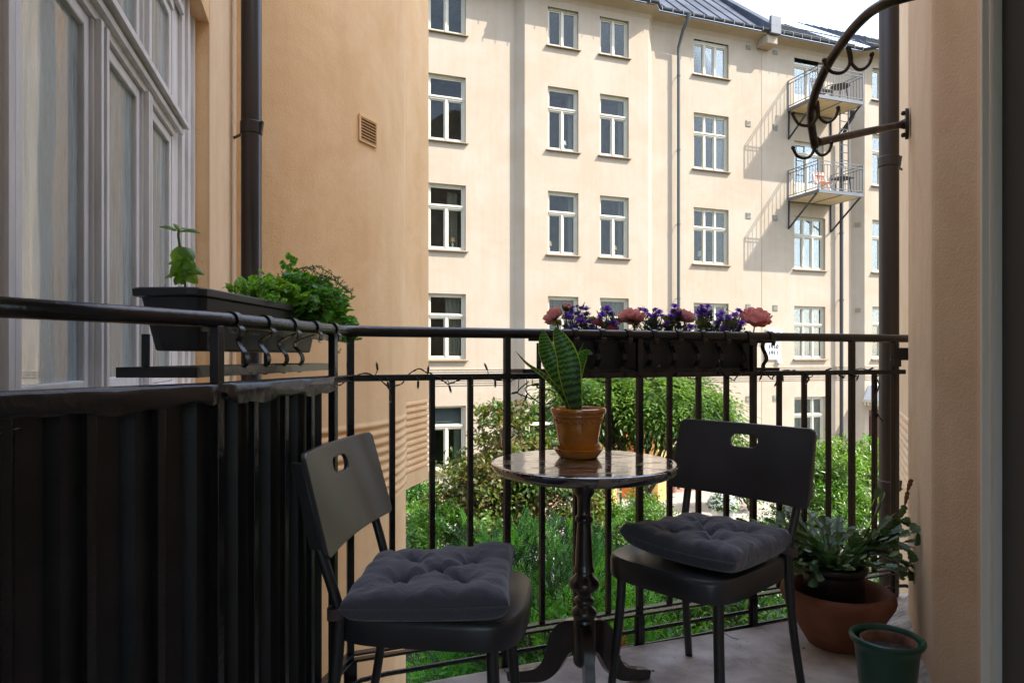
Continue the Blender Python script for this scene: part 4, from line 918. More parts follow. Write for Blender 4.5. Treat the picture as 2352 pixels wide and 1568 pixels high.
# ================================================================ chairs
def rrect(hw, hh, r, n, cx=0, cy=0):
    out = []
    for k in range(n):
        a = 2 * PI * k / n; dx, dy = math.cos(a), math.sin(a); lo, hi = 0, hw + hh
        for _ in range(26):
            t = (lo + hi) / 2; qx = max(abs(dx * t) - (hw - r), 0); qy = max(abs(dy * t) - (hh - r), 0)
            ins = (abs(dx * t) <= hw and abs(dy * t) <= hh) and (qx * qx + qy * qy <= r * r or qx == 0 or qy == 0)
            if ins: lo = t
            else: hi = t
        out.append((cx + dx * lo, cy + dy * lo))
    return out
def make_chair(label, loc, rz):
    t = thing('chair', label, 'chair', loc, rz, 'dark chairs on the balcony', local=True)
    # backrest: outline in (y,z) with handle hole, curved
    N = 120; hw, hh = .243, .117; zc = .712
    outer = rrect(hw, hh, .013, N); inner = rrect(.050, .0200, .0199, N, 0, .060)
    def P(y, z, side):
        # top corners a little narrower, lower corners notched
        x = -.205 - .062 * ((z + hh) / (2 * hh)) + .42 * (y * y) * .85 + side
        return (x, y * (1.0 - .03 * (z / hh) * .5), zc + z)
    b = MB(); R = 7; idx = {}
    for sd, off in ((0, .0), (1, -.0125)):
        for i in range(R + 1):
            f = i / R
            for k in range(N):
                y = inner[k][0] * (1 - f) + outer[k][0] * f; z = inner[k][1] * (1 - f) + outer[k][1] * f; idx[(sd, i, k)] = len(b.v); b.v.append(P(y, z, off))
    for k in range(N):
        q = (k + 1) % N
        for i in range(R):
            b.f.append((idx[0, i, k], idx[0, i, q], idx[0, i + 1, q], idx[0, i + 1, k])); b.f.append((idx[1, i + 1, k], idx[1, i + 1, q], idx[1, i, q], idx[1, i, k]))
        b.f.append((idx[0, R, k], idx[0, R, q], idx[1, R, q], idx[1, R, k])); b.f.append((idx[1, 0, k], idx[1, 0, q], idx[0, 0, q], idx[0, 0, k]))
    # side flanges turned backwards
    b.build('backrest', 'chair', t, smooth=True, bevel=.0025)
    for s in (-1, 1):
        fl_ = MB()
        y = s * (hw - .006); A = P(y, -hh + .02, -.012); B_ = P(y, hh - .02, -.012)
        fl_.add([(A[0], A[1], A[2]), (B_[0], B_[1], B_[2]), (B_[0] - .030, B_[1] - s * .004, B_[2]), (A[0] - .034, A[1] - s * .004, A[2]),
                 (A[0], A[1] - s * .008, A[2]), (B_[0], B_[1] - s * .008, B_[2]), (B_[0] - .030, B_[1] - s * .012, B_[2]), (A[0] - .034, A[1] - s * .012, A[2])],
                [(0, 1, 2, 3), (7, 6, 5, 4), (1, 5, 6, 2), (0, 3, 7, 4), (2, 6, 7, 3), (0, 4, 5, 1)])
        fl_.build('backrest_flange', 'chair', t, smooth=True, bevel=.003)
    # seat
    out = []
    M_ = 96
    for k in range(M_):
        a = 2 * PI * k / M_; e = 2 / 5.0; c, s = math.cos(a), math.sin(a)
        x = math.copysign(abs(c) ** e, c) * (.228 if c > 0 else .205); y = math.copysign(abs(s) ** e, s) * .210
        if x > 0: x += .012 * (1 - (y / .205) ** 2)
        y *= 1 - .06 * (.2 - x) / .4
        out.append((x, y))
    rings = [(1.0, .388), (1.008, .40), (1.008, .436), (.998, .446), (.975, .451), (.93, .450), (.8, .446), (.5, .440), (.2, .438), (.02, .438)]
    b = MB(); vs = [(x * f, y * f, z) for (f, z) in rings for (x, y) in out]; n = M_; fs = []
    for i in range(len(rings) - 1):
        for k in range(n): fs.append((i * n + k, i * n + (k + 1) % n, (i + 1) * n + (k + 1) % n, (i + 1) * n + k))
    fs.append(tuple((len(rings) - 1) * n + k for k in range(n)))
    vs2 = [(x * .985, y * .985, .388) for (x, y) in out] + [(x * .98, y * .98, .43) for (x, y) in out]; o_ = len(vs)
    for k in range(n): fs.append((o_ + n + k, o_ + n + (k + 1) % n, o_ + (k + 1) % n, o_ + k)); fs.append((k, o_ + k, o_ + (k + 1) % n, (k + 1) % n))
    b.add(vs + vs2, fs); b.build('seat', 'chair', t, smooth=True)
    for s in (-1, 1):
        MB().tube(bez([(.168, s * .165, .43), (.176, s * .172, .25), (.196, s * .192, .0)], 6), [.0145] * 9 + [.0125] * 4, 14).build('leg', 'chairleg', t, smooth='full')
        MB().tube(bez([(-.247, s * .196, .66), (-.222, s * .194, .585), (-.188, s * .186, .47), (-.186, s * .184, .42), (-.205, s * .192, .22), (-.245, s * .205, .0)], 7), [.0125] * 16 + [.015] * 10 + [.0125] * 10, 14).build('leg', 'chairleg', t, smooth='full')
    MB().bar((-.19, -.185, .415), (-.19, .185, .415), .02, .02).bar((.165, -.16, .415), (.165, .16, .415), .02, .02).build('seat_frame', 'chairleg', t)
    return t
chL = make_chair('dark chair turned sideways on the left side of the small round table', (-.195, 1.745, 0), rad(-6.5))
chR = make_chair('dark chair on the right of the small round table with its backrest towards the railing', (.575, 2.085, 0), math.atan2(-.664, -.748))
# cushions
fab = None
def fabric():
    m, nt, b = nmat('grey_cushion_fabric'); N = nt.nodes; L = nt.links
    b.inputs['Roughness'].default_value = 0.95; b.inputs['Sheen Weight'].default_value = 0.35; b.inputs['Specular IOR Level'].default_value = 0.15
    t = N.new('ShaderNodeTexCoord'); w = N.new('ShaderNodeTexWave'); w.inputs['Scale'].default_value = 120; w.inputs['Distortion'].default_value = 0.3; w.bands_direction = 'DIAGONAL'
    L.new(t.outputs['Object'], w.inputs['Vector']); r = N.new('ShaderNodeValToRGB'); r.color_ramp.elements[0].color = (0.050, 0.050, 0.064, 1); r.color_ramp.elements[1].color = (0.105, 0.103, 0.128, 1)
    L.new(w.outputs[0], r.inputs[0]); L.new(r.outputs[0], b.inputs['Base Color'])
    n = N.new('ShaderNodeTexNoise'); n.inputs['Scale'].default_value = 16; n.inputs['Detail'].default_value = 5; n.inputs['Distortion'].default_value = 1.2; L.new(t.outputs['Object'], n.inputs['Vector'])
    bp0 = N.new('ShaderNodeBump'); bp0.inputs['Strength'].default_value = 0.7; bp0.inputs['Distance'].default_value = 0.012; L.new(n.outputs[0], bp0.inputs['Height'])
    bp = N.new('ShaderNodeBump'); bp.inputs['Strength'].default_value = 0.4; bp.inputs['Distance'].default_value = 0.0008; L.new(w.outputs[0], bp.inputs['Height']); L.new(bp0.outputs[0], bp.inputs['Normal']); L.new(bp.outputs[0], b.inputs['Normal'])
    return m
fab = fabric()
def cushion(label, loc, rz, seed, lift, chairloc, crz, strapside):
    t = thing('seat_cushion', label, 'cushion', loc, rz, 'grey tufted seat cushions', local=True)
    rr = np.random.default_rng(seed); n = 110; h = .190
    tuf = [(-.075, -.07), (.075, -.075), (-.07, .078), (.08, .07), (0, 0)]
    ph = rr.uniform(0, 6, 12)
    def H(u, v):
        x, y = u * h, v * h
        edge = max(abs(u), abs(v)); prof_ = max(0, 1 - abs(u) ** 15) ** .40 * max(0, 1 - abs(v) ** 15) ** .40
        dome = (1 - u * u * .55) * (1 - v * v * .55)
        z = (.028 + .022 * dome) * prof_
        for i, (a, b_) in enumerate(tuf):
            dx, dy = x - a, y - b_; d = math.hypot(dx, dy); an = math.atan2(dy, dx)
            z -= .026 * math.exp(-(d / .016) ** 1.7) + .019 * math.exp(-(d / .045) ** 2)
            z += .0050 * math.exp(-((d - .038) / .026) ** 2) * (1 - abs(math.sin(an * 2.5 + ph[i])) * 1.6)
        # soft valleys between neighbouring tufts
        for (i, j) in ((0, 4), (1, 4), (2, 4), (3, 4)):
            ax, ay = tuf[i]; bx_, by_ = tuf[j]; L_ = math.hypot(bx_ - ax, by_ - ay); tt = max(0, min(1, ((x - ax) * (bx_ - ax) + (y - ay) * (by_ - ay)) / L_ ** 2))
            d = math.hypot(x - ax - (bx_ - ax) * tt, y - ay - (by_ - ay) * tt); z -= .011 * math.exp(-(d / .011) ** 2)
        z += .0045 * math.sin(u * 2.6 + ph[6]) * math.sin(v * 3.1 + ph[7]) * prof_
        if edge > .5:
            along = v if abs(u) > abs(v) else u; w = (edge - .5) / .5
            z += .0050 * math.sin(along * 11 + ph[8] + 3 * edge) * w * prof_ + .0030 * abs(math.sin(along * 14 + ph[9])) * w * prof_
        return z
    G = [[], []]
    vs = []; top = {}; bot = {}
    lift = dict(lift)
    for i in range(n + 1):
        for j in range(n + 1):
            u = -1 + 2 * i / n; v = -1 + 2 * j / n; u_ = math.sin(u * PI / 2) * .35 + u * .65; v_ = math.sin(v * PI / 2) * .35 + v * .65
            pinch = 1 + .0 * (u_ ** 4) - .035 * (abs(u_) ** 3 * (1 - v_ * v_) * 0) - .03 * (1 - (u_ * v_) ** 2) * max(abs(u_), abs(v_)) ** 4
            x, y = u_ * h * pinch, v_ * h * pinch
            lf = 0
            for (cu, cv), am in lift.items():
                lf += am * max(0, (cu * u_ + 1) / 2) ** 3 * max(0, (cv * v_ + 1) / 2) ** 3
            z = .036 + H(u_, v_)
            top[i, j] = len(vs); vs.append((x, y, z + lf))
    for i in range(n + 1):
        for j in range(n + 1):
            if i in (0, n) or j in (0, n): bot[i, j] = top[i, j]; continue
            x, y, z = vs[top[i, j]]; u_, v_ = x / h, y / h; u_ = max(-1, min(1, u_)); v_ = max(-1, min(1, v_))
            pr = (max(0, 1 - abs(u_) ** 14) * max(0, 1 - abs(v_) ** 14)) ** .4
            lf = 0
            for (cu, cv), am in lift.items(): lf += am * max(0, (cu * u_ + 1) / 2) ** 3 * max(0, (cv * v_ + 1) / 2) ** 3
            bot[i, j] = len(vs); vs.append((x * .985, y * .985, .036 - .036 * pr + lf))
    fs = []
    for i in range(n):
        for j in range(n):
            fs.append((top[i, j], top[i + 1, j], top[i + 1, j + 1], top[i, j + 1])); fs.append((bot[i, j + 1], bot[i + 1, j + 1], bot[i + 1, j], bot[i, j]))
    b = MB(); b.add(vs, fs); ob = b.build('cushion_cover', fab, t, smooth='full')
    rim = [top[i, 0] for i in range(0, n + 1, 2)] + [top[n, j] for j in range(2, n + 1, 2)] + [top[i, n] for i in range(n - 2, -1, -2)] + [top[0, j] for j in range(n - 2, 0, -2)]
    MB().tube([vs[k] for k in rim] + [vs[rim[0]]], .0022, 6, cap=False).build('seam', fab, t, smooth='full')
    # strap round a back leg, in chair coordinates -> cushion coordinates
    Mi = (Matrix.Translation(Vector(loc)) @ Matrix.Rotation(rz, 4, 'Z')).inverted() @ Matrix.Translation(Vector(chairloc)) @ Matrix.Rotation(crz, 4, 'Z')
    sm_ = mat('brown_grey_strap', (0.085, 0.055, 0.055), 0.85, bump=.4, bscale=300)
    for s in strapside:
        lx, ly, z = -.190, s * .187, .463
        P = [(-.15, s * .150, .475), (-.172, s * .165, .468), (lx + .02, ly - s * .024, z), (lx - .012, ly - s * .019, z - .004), (lx - .022, ly, z - .008), (lx - .010, ly + s * .020, z - .006), (lx + .012, ly + s * .019, z - .002), (lx + .022, ly - s * .0, z + .004), (-.155, s * .155, .472)]
        P = [Mi @ Vector(p) for p in P]
        MB().sweep(bez(P, 5), (.026, .003), (0, 0, 1)).build('strap', sm_, t, smooth=True)
    return t
cushion('grey tufted cushion on the left chair, its far corner curled up', (-.190, 1.705, .449), rad(-2), 3, {(1, 1): .035, (1, -1): .012}, (-.195, 1.745, 0), rad(-6.5), (-1,))
cushion('grey tufted cushion on the right chair, its left corner tipped up', (.598, 2.088, .449), math.atan2(-.70, -.71), 8, {(1, -1): .03, (1, 1): .012, (-1, 1): .01}, (.575, 2.085, 0), math.atan2(-.664, -.748), (1,))
# ================================================================ table
tm, nt, b_ = nmat('worn_black_lacquer'); N = nt.nodes; L = nt.links
t_ = N.new('ShaderNodeTexCoord'); n_ = N.new('ShaderNodeTexNoise'); n_.inputs['Scale'].default_value = 7; n_.inputs['Detail'].default_value = 3; n_.inputs['Distortion'].default_value = 1.4
mp_ = N.new('ShaderNodeMapping'); mp_.inputs['Scale'].default_value = (1, 2.6, 1); mp_.inputs['Location'].default_value = (.3, .2, 0)
L.new(t_.outputs['Object'], mp_.inputs[0]); L.new(mp_.outputs[0], n_.inputs['Vector'])
r_ = N.new('ShaderNodeValToRGB'); r_.color_ramp.elements[0].position = .555; r_.color_ramp.elements[1].position = .57
r_.color_ramp.elements[0].color = (.030, .018, .015, 1); r_.color_ramp.elements[1].color = (.17, .125, .09, 1); L.new(n_.outputs[0], r_.inputs[0]); L.new(r_.outputs[0], b_.inputs['Base Color'])
q_ = N.new('ShaderNodeMapRange'); q_.inputs[1].default_value = .57; q_.inputs[2].default_value = .59; q_.inputs[3].default_value = .10; q_.inputs[4].default_value = .24; L.new(n_.outputs[0], q_.inputs[0]); L.new(q_.outputs[0], b_.inputs['Roughness'])
b_.inputs['Specular IOR Level'].default_value = .75; b_.inputs['Coat Weight'].default_value = 1; b_.inputs['Coat Roughness'].default_value = .07; b_.inputs['Coat IOR'].default_value = 2.0
n2_ = N.new('ShaderNodeTexNoise'); n2_.inputs['Scale'].default_value = 14; n2_.inputs['Detail'].default_value = 5; L.new(t_.outputs['Object'], n2_.inputs['Vector'])
sb = N.new('ShaderNodeMath'); sb.operation = 'SUBTRACT'; L.new(n2_.outputs[0], sb.inputs[0]); L.new(r_.outputs[0], sb.inputs[1])
bp_ = N.new('ShaderNodeBump'); bp_.inputs['Strength'].default_value = .16; bp_.inputs['Distance'].default_value = .004; L.new(sb.outputs[0], bp_.inputs['Height']); L.new(bp_.outputs[0], b_.inputs['Normal']); L.new(bp_.outputs[0], b_.inputs['Coat Normal'])
n3_ = N.new('ShaderNodeTexNoise'); n3_.inputs['Scale'].default_value = 9; n3_.inputs['Detail'].default_value = 6; n3_.inputs['Distortion'].default_value = 1.0; L.new(mp_.outputs[0], n3_.inputs['Vector'])
s1 = N.new('ShaderNodeMath'); s1.operation = 'SUBTRACT'; s1.inputs[1].default_value = .54; L.new(n3_.outputs[0], s1.inputs[0]); s2 = N.new('ShaderNodeMath'); s2.operation = 'ABSOLUTE'; L.new(s1.outputs[0], s2.inputs[0])
s3 = N.new('ShaderNodeMapRange'); s3.inputs[1].default_value = 0; s3.inputs[2].default_value = .009; s3.inputs[3].default_value = 0; s3.inputs[4].default_value = 1; L.new(s2.outputs[0], s3.inputs[0])
bq = N.new('ShaderNodeBump'); bq.inputs['Strength'].default_value = .8; bq.inputs['Distance'].default_value = .0015; L.new(s3.outputs[0], bq.inputs['Height']); L.new(bp_.outputs[0], bq.inputs['Normal']); L.new(bq.outputs[0], b_.inputs['Coat Normal'])
qc = N.new('ShaderNodeMapRange'); qc.inputs[1].default_value = .555; qc.inputs[2].default_value = .57; qc.inputs[3].default_value = 1.0; qc.inputs[4].default_value = .25; L.new(n_.outputs[0], qc.inputs[0]); L.new(qc.outputs[0], b_.inputs['Coat Weight'])
TX, TY, TZ = .222, 2.10, .727
tb = thing('pedestal_table', 'small round pedestal table with a peeling glossy black top', 'table', (TX, TY, 0))
wood = mat('dark_turned_wood', (0.022, 0.014, 0.012), 0.28, var=0.4, vscale=12, bump=0.3, bscale=50, coat=.3)
MB().lathe([(.0, TZ - .036), (.250, TZ - .036), (.262, TZ - .034), (.276, TZ - .026), (.285, TZ - .015), (.2865, TZ - .008), (.2845, TZ - .0025), (.2795, TZ - .0006), (.277, TZ), (.276, TZ), (.274, TZ), (.15, TZ), (.0001, TZ)], (TX, TY, 0), 96).build('tabletop', tm, tb, smooth=28)
MB().bb((TX - .13, TY - .03, TZ - .062), (TX + .13, TY + .03, TZ - .0365)).build('cleat', wood, tb, bevel=.006)
MB().lathe([(.001, .100), (.028, .103), (.033, .110), (.034, .120), (.034, .240), (.031, .246), (.036, .252), (.0395, .263), (.037, .272), (.026, .281), (.0235, .288), (.030, .295), (.0315, .301), (.029, .307), (.022, .312), (.0215, .322), (.030, .330), (.043, .338), (.048, .350), (.045, .362), (.035, .372), (.027, .380), (.026, .388), (.0325, .392), (.0325, .398), (.029, .404), (.0275, .414), (.0265, .45), (.023, .505), (.021, .54), (.027, .545), (.0285, .551), (.0270, .557), (.021, .562), (.0200, .575), (.021, .615), (.027, .624), (.0325, .634), (.0325, .650), (.025, .655), (.025, .702)], (TX, TY, 0), 40).build('column', wood, tb, smooth=50)
for a in (-88, 32, 152):
    d = Vector((math.cos(rad(a)), math.sin(rad(a)), 0)); sd = (-d.y, d.x, 0)
    pts = [(.025, .185), (.050, .182), (.074, .160), (.092, .120), (.112, .078), (.145, .046), (.19, .030), (.235, .020), (.262, .014)]; hs = [.11, .098, .082, .066, .056, .044, .036, .032, .026]
    P = bez([Vector((TX, TY, 0)) + d * r + Vector((0, 0, z)) for (r, z) in pts], 4); H_ = np.interp(np.linspace(0, 8, len(P)), range(9), hs)
    MB().sweep(P, [(.030, float(h_)) for h_ in H_], sd).build('leg', wood, tb, smooth=True, bevel=.005)
# ================================================================ glazed pot with snake plant
PX, PY = .212, 2.185
pt_ = thing('glazed_pot', 'amber glazed pot with scalloped rim on a matching saucer on the table', 'flower pot', (PX, PY, TZ))
MB().lathe([(.001, TZ + .001), (.060, TZ + .001), (.063, TZ + .004), (.078, TZ + .026), (.079, TZ + .030), (.076, TZ + .031), (.072, TZ + .027), (.058, TZ + .008), (.001, TZ + .007)], (PX, PY, 0), 56).build('saucer', 'glaze', pt_, smooth=50)
MB().lathe([(.001, TZ + .009), (.053, TZ + .009), (.057, TZ + .014), (.066, TZ + .06), (.074, TZ + .112), (.075, TZ + .128), (.081, TZ + .131), (.083, TZ + .136), (.082, TZ + .139), (.087, TZ + .142), (.0895, TZ + .150), (.088, TZ + .157), (.084, TZ + .159), (.080, TZ + .157), (.077, TZ + .148), (.076, TZ + .138), (.001, TZ + .137)], (PX, PY, 0), 72).build('pot', 'glaze', pt_, smooth=50)
b = MB()
for k in range(26):
    a = 2 * PI * k / 26; r = .0768; c = Vector((PX + r * math.cos(a), PY + r * math.sin(a), TZ + .119)); big = k % 3 == 0
    s_ = 1.25 if big else 1.0; tang = Vector((-math.sin(a), math.cos(a), 0))
    P = [c + tang * (.0088 * s_ * math.cos(q)) + Vector((0, 0, -.010 * s_ * math.sin(q) + .006)) - Vector((math.cos(a), math.sin(a), 0)) * (.002 * math.sin(q)) for q in np.linspace(0, PI, 9)]
    b.tube(P, .0031, 6)
b.build('scallop_relief', 'glaze', pt_, smooth='full')
MB().lathe([(.001, TZ + .1385), (.076, TZ + .1385), (.076, TZ + .1375)], (PX, PY, 0), 30).build('soil', 'soil', pt_)
# snake plant
def snake_mat():
    m, nt, b = nmat('snake_plant_leaf'); N = nt.nodes; L = nt.links; b.inputs['Roughness'].default_value = .32
    uv = N.new('ShaderNodeUVMap'); sp = N.new('ShaderNodeSeparateXYZ'); L.new(uv.outputs[0], sp.inputs[0])
    t = N.new('ShaderNodeTexCoord'); n = N.new('ShaderNodeTexWave'); n.bands_direction = 'Y'; n.inputs['Scale'].default_value = 5.5; n.inputs['Distortion'].default_value = 3.5; n.inputs['Detail'].default_value = 3; n.inputs['Detail Scale'].default_value = 1.6; L.new(uv.outputs[0], n.inputs['Vector'])
    r = N.new('ShaderNodeValToRGB'); e = r.color_ramp.elements; e[0].position = .25; e[0].color = (.012, .040, .014, 1); e[1].position = .75; e[1].color = (.070, .17, .035, 1); L.new(n.outputs[1], r.inputs[0])
    a = N.new('ShaderNodeMath'); a.operation = 'SUBTRACT'; a.inputs[1].default_value = .5; L.new(sp.outputs[0], a.inputs[0]); ab = N.new('ShaderNodeMath'); ab.operation = 'ABSOLUTE'; L.new(a.outputs[0], ab.inputs[0])
    g = N.new('ShaderNodeMath'); g.operation = 'GREATER_THAN'; g.inputs[1].default_value = .455; L.new(ab.outputs[0], g.inputs[0])
    m1 = N.new('ShaderNodeMix'); m1.data_type = 'RGBA'; m1.inputs[7].default_value = (.30, .36, .05, 1); L.new(g.outputs[0], m1.inputs[0]); L.new(r.outputs[0], m1.inputs[6]); L.new(m1.outputs[2], b.inputs['Base Color'])
    tr = N.new('ShaderNodeBsdfTranslucent'); gm = N.new('ShaderNodeMix'); gm.data_type = 'RGBA'; gm.blend_type = 'MULTIPLY'; gm.inputs[0].default_value = 1; gm.inputs[7].default_value = (1.6, 2.0, .6, 1); L.new(m1.outputs[2], gm.inputs[6]); L.new(gm.outputs[2], tr.inputs[0])
    ms = N.new('ShaderNodeMixShader'); ms.inputs[0].default_value = .35; L.new(b.outputs[0], ms.inputs[1]); L.new(tr.outputs[0], ms.inputs[2]); L.new(ms.outputs[0], N['Material Output'].inputs[0]); return m
snm = snake_mat()
sn = thing('snake_plant', 'snake plant with banded green leaves in the amber pot', 'plant', (PX, PY, TZ + .138))
def blade(name, m, parent, pts, widths, face, cup=.25, n=7, seg=6):
    """strap leaf: centreline pts, widths, face = approx normal of blade"""
    P = bez(pts, seg); k = len(P); Wd = np.interp(np.linspace(0, len(widths) - 1, k), range(len(widths)), widths); G = []; b = MB(); uv = []
    for i, p in enumerate(P):
        d = (P[min(i + 1, k - 1)] - P[max(i - 1, 0)]).normalized(); f = Vector(face); s = d.cross(f).normalized(); f = s.cross(d).normalized()
        row = []
        for j in range(n):
            a = -1 + 2 * j / (n - 1); row.append(p + s * (a * Wd[i] / 2) + f * (cup * Wd[i] * .5 * (a * a - .4))); uv.append((j / (n - 1), i / (k - 1)))
        G.append(row)
    b.grid(G); b.uv = uv
    return b.build(name, m, parent, smooth='full')
def SPt(x, y, Z=PY): return W(x, y, Z)
base = SPt(1322, 942)
blade('leaf', snm, sn, [base + Vector((.004, 0, -.01)), SPt(1312, 880, PY - .01), SPt(1303, 822, PY - .012), SPt(1285, 775, PY - .01), SPt(1275, 752, PY)], [.028, .064, .078, .066, .036, .002], (.1, -1, .05), .25)
blade('leaf', snm, sn, [base + Vector((-.006, .012, -.01)), SPt(1286, 870, PY + .02), SPt(1260, 820, PY + .03), SPt(1250, 785, PY + .03), SPt(1248, 757, PY + .03)], [.026, .054, .064, .056, .036, .002], (.25, -1, 0), .3)
blade('leaf', snm, sn, [base + Vector((-.010, -.004, -.01)), SPt(1282, 900, PY - .02), SPt(1245, 862, PY - .04), SPt(1210, 836, PY - .05), SPt(1184, 806, PY - .05)], [.022, .034, .030, .022, .012, .001], (.35, -.5, .8), .55)
blade('leaf', snm, sn, [base + Vector((.010, .006, -.01)), SPt(1322, 880, PY + .01), SPt(1330, 835, PY + .01), SPt(1345, 812, PY), SPt(1362, 812, PY - .02)], [.022, .036, .040, .036, .024, .002], (.1, -1, .3), .3)
blade('leaf', snm, sn, [base + Vector((.008, .014, -.01)), SPt(1320, 870, PY + .03), SPt(1322, 825, PY + .03), SPt(1334, 800, PY + .025), SPt(1341, 786, PY + .02)], [.014, .022, .022, .012, .006, .001], (1, -.5, 0), .3)
blade('leaf', snm, sn, [base + Vector((.014, -.004, -.01)), SPt(1326, 925, PY - .005), SPt(1332, 910, PY - .008)], [.006, .004, .001], (.3, -1, 0), .3, seg=4)
# ================================================================ floor pots
bx, by = 1.19, 2.50
tc_ = thing('terracotta_bowl', 'wide terracotta bowl on the floor in front of the pillar', 'bowl', (bx, by, 0))
MB().lathe([(.001, .001), (.095, .001), (.102, .006), (.125, .045), (.170, .125), (.190, .160), (.195, .178), (.192, .195), (.180, .206), (.166, .205), (.155, .190), (.142, .165), (.11, .085), (.06, .045), (.001, .042)], (bx, by, 0), 64).build('bowl', 'terracotta', tc_, smooth=60)
bp_t = thing('black_pot', 'black glazed plant pot standing inside the terracotta bowl', 'flower pot', (bx - .01, by + .005, .047))
bkm = mat('black_brown_glaze', (0.018, 0.014, 0.013), 0.3, var=.3, vscale=9)
MB().lathe([(.001, .047), (.088, .047), (.095, .055), (.101, .12), (.104, .255), (.106, .265), (.114, .270), (.117, .280), (.115, .290), (.106, .293), (.100, .285), (.098, .262), (.001, .262)], (bx - .01, by + .005, 0), 56).build('pot', bkm, bp_t, smooth=50)
MB().lathe([(.001, .2635), (.0975, .2635)], (bx - .01, by + .005, 0), 30).build('soil', 'soil', bp_t)
gx, gy = 1.09, 1.985
gp = thing('green_pot', 'empty dark green plastic pot on the floor beside the pillar', 'flower pot', (gx, gy, 0))
MB().lathe([(.001, .001), (.060, .001), (.064, .004), (.066, .012), (.084, .190), (.088, .212), (.097, .222), (.1005, .230), (.0985, .237), (.092, .240), (.087, .236), (.083, .222), (.064, .03), (.001, .025)], (gx, gy, 0), 60).build('pot', 'greenpot', gp, smooth=55)
inn = thing('inner_pot', 'brown soil-filled clay pot nested inside the green plastic pot', 'flower pot', (gx, gy, .03))
MB().lathe([(.05, .03), (.074, .222), (.0755, .226), (.073, .228), (.067, .222), (.064, .200), (.001, .196)], (gx + .004, gy - .002, 0), 44).build('pot', mat('earthy_clay', (0.16, 0.075, 0.045), .9, var=.5, vscale=20, bump=.6, bscale=60), inn, smooth=55)
MB().lathe([(.001, .199), (.0635, .201)], (gx + .004, gy - .002, 0), 24).build('soil', 'soil', inn)
# ================================================================ curved iron hook arm on the pillar
irn = mat('worn_bronze_iron', (0.045, 0.033, 0.024), 0.42, metal=.5, var=.5, vscale=16, bump=.5, bscale=60, stretch=(1, 1, 1))
ha = thing('hook_arm', 'curved wrought iron arm with double hooks bolted to the pillar', 'hook rack', W(2078, 286, 2.62))
pl_n = Vector((-.9, .42, 0)).normalized(); pc = W(2079, 285, 2.62) ; pt_t = Vector((.42, .9, 0)).normalized()
b = MB(); prof2 = []
for k in range(24): a = 2 * PI * k / 24; prof2.append((.024 * math.cos(a), .060 * math.sin(a)))
vs = []
for o_ in (-.012, .0): vs += [pc + pl_n * (o_) + pt_t * u + Vector((0, 0, v)) for (u, v) in prof2]
b.add(vs, [tuple(range(23, -1, -1)), tuple(range(24, 48))] + [(k, (k + 1) % 24, 24 + (k + 1) % 24, 24 + k) for k in range(24)])
b.build('wall_plate', irn, ha, bevel=.002)
for v in (-.042, .042):
    c = pc + Vector((0, 0, v)); MB().tube([c, c + pl_n * .010, c + pl_n * .014], [.009, .009, .004], 6).build('bolt', irn, ha)
MB().tube([pc, pc + pl_n * .008, pc + pl_n * .016], [.020, .018, .015], 16).build('collar', irn, ha, smooth=True)
MB().tube([pc + pl_n * .010, W(2060, 289, 2.60), W(1980, 305, 2.44), W(1880, 327, 2.26), W(1872, 322, 2.25)], [.0135] * 5, 14).build('bracket_arm', irn, ha, smooth='full')
cp = [(1872, 338, 2.25), (1864, 290, 2.20), (1863, 255, 2.14), (1870, 222, 2.08), (1884, 185, 2.01), (1902, 148, 1.94), (1925, 112, 1.87), (1950, 78, 1.80), (1975, 50, 1.74), (2005, 24, 1.68), (2045, 4, 1.62), (2110, -14, 1.58), (2200, -30, 1.60)]
CPv = [W(*p) for p in cp]
MB().tube(bez(CPv, 6), [.0128] * (12 * 6 + 1), 14).build('curved_arm', irn, ha, smooth='full')
def hook(cx, cy, Z, sc, top, k=1):
    A = lambda x, y: W(cx + x * sc, cy + y * sc, Z)
    o = MB().tube(bez([W(*top[:2], Z), A(-2, -26), A(-1, -12), A(-6, 0), A(-16, 9), A(-30, 11), A(-44, 6), A(-53, -6), A(-57, -15)], 5), .0046 * k, 10).tube(bez([W(top[0] + 4, top[1], Z), A(2, -26), A(3, -12), A(8, -4), A(18, 3), A(30, 1), A(40, -8), A(45, -19), A(47, -27)], 5), .0046 * k, 10)
    for q in (A(-57, -17), A(47, -30)): o.lathe([(.001, -.007), (.005, -.005), (.007, 0), (.005, .005), (.001, .007)], q, 10)
    o.build('double_hook', irn, ha, smooth='full')
hook(1953, 157, 1.845, 1.05, (1946, 108)); hook(1878, 278, 2.12, 1.0, (1874, 232)); hook(1870, 354, 2.24, .85, (1871, 318))
# ================================================================ vegetation
def leafcloud(C, A, Nn, Ln, Wd, fold=.25):
    """C base points, A axis, Nn normal, arrays; returns V,F (quads folded: 2 tris -> as tri faces)"""
    n = len(C); A = A / np.linalg.norm(A, axis=1, keepdims=True); S_ = np.cross(A, Nn); S_ /= (np.linalg.norm(S_, axis=1, keepdims=True) + 1e-9); Up = np.cross(S_, A)
    Ln = np.broadcast_to(np.asarray(Ln), (n,))[:, None]; Wd = np.broadcast_to(np.asarray(Wd), (n,))[:, None]
    v0 = C; v2 = C + A * Ln - Up * Ln * .12; m = C + A * Ln * .45
    v1 = m + S_ * Wd * .5 + Up * Wd * fold; v3 = m - S_ * Wd * .5 + Up * Wd * fold
    V = np.stack([v0, v1, v2, v3], 1).reshape(-1, 3); b = np.arange(n)[:, None] * 4
    F = np.concatenate([b + np.array([[0, 1, 2]]), b + np.array([[0, 2, 3]])], 1).reshape(-1, 3)
    return V, F
def rdir(n, r): v = r.normal(size=(n, 3)); return v / np.linalg.norm(v, axis=1, keepdims=True)
lf0 = leafm
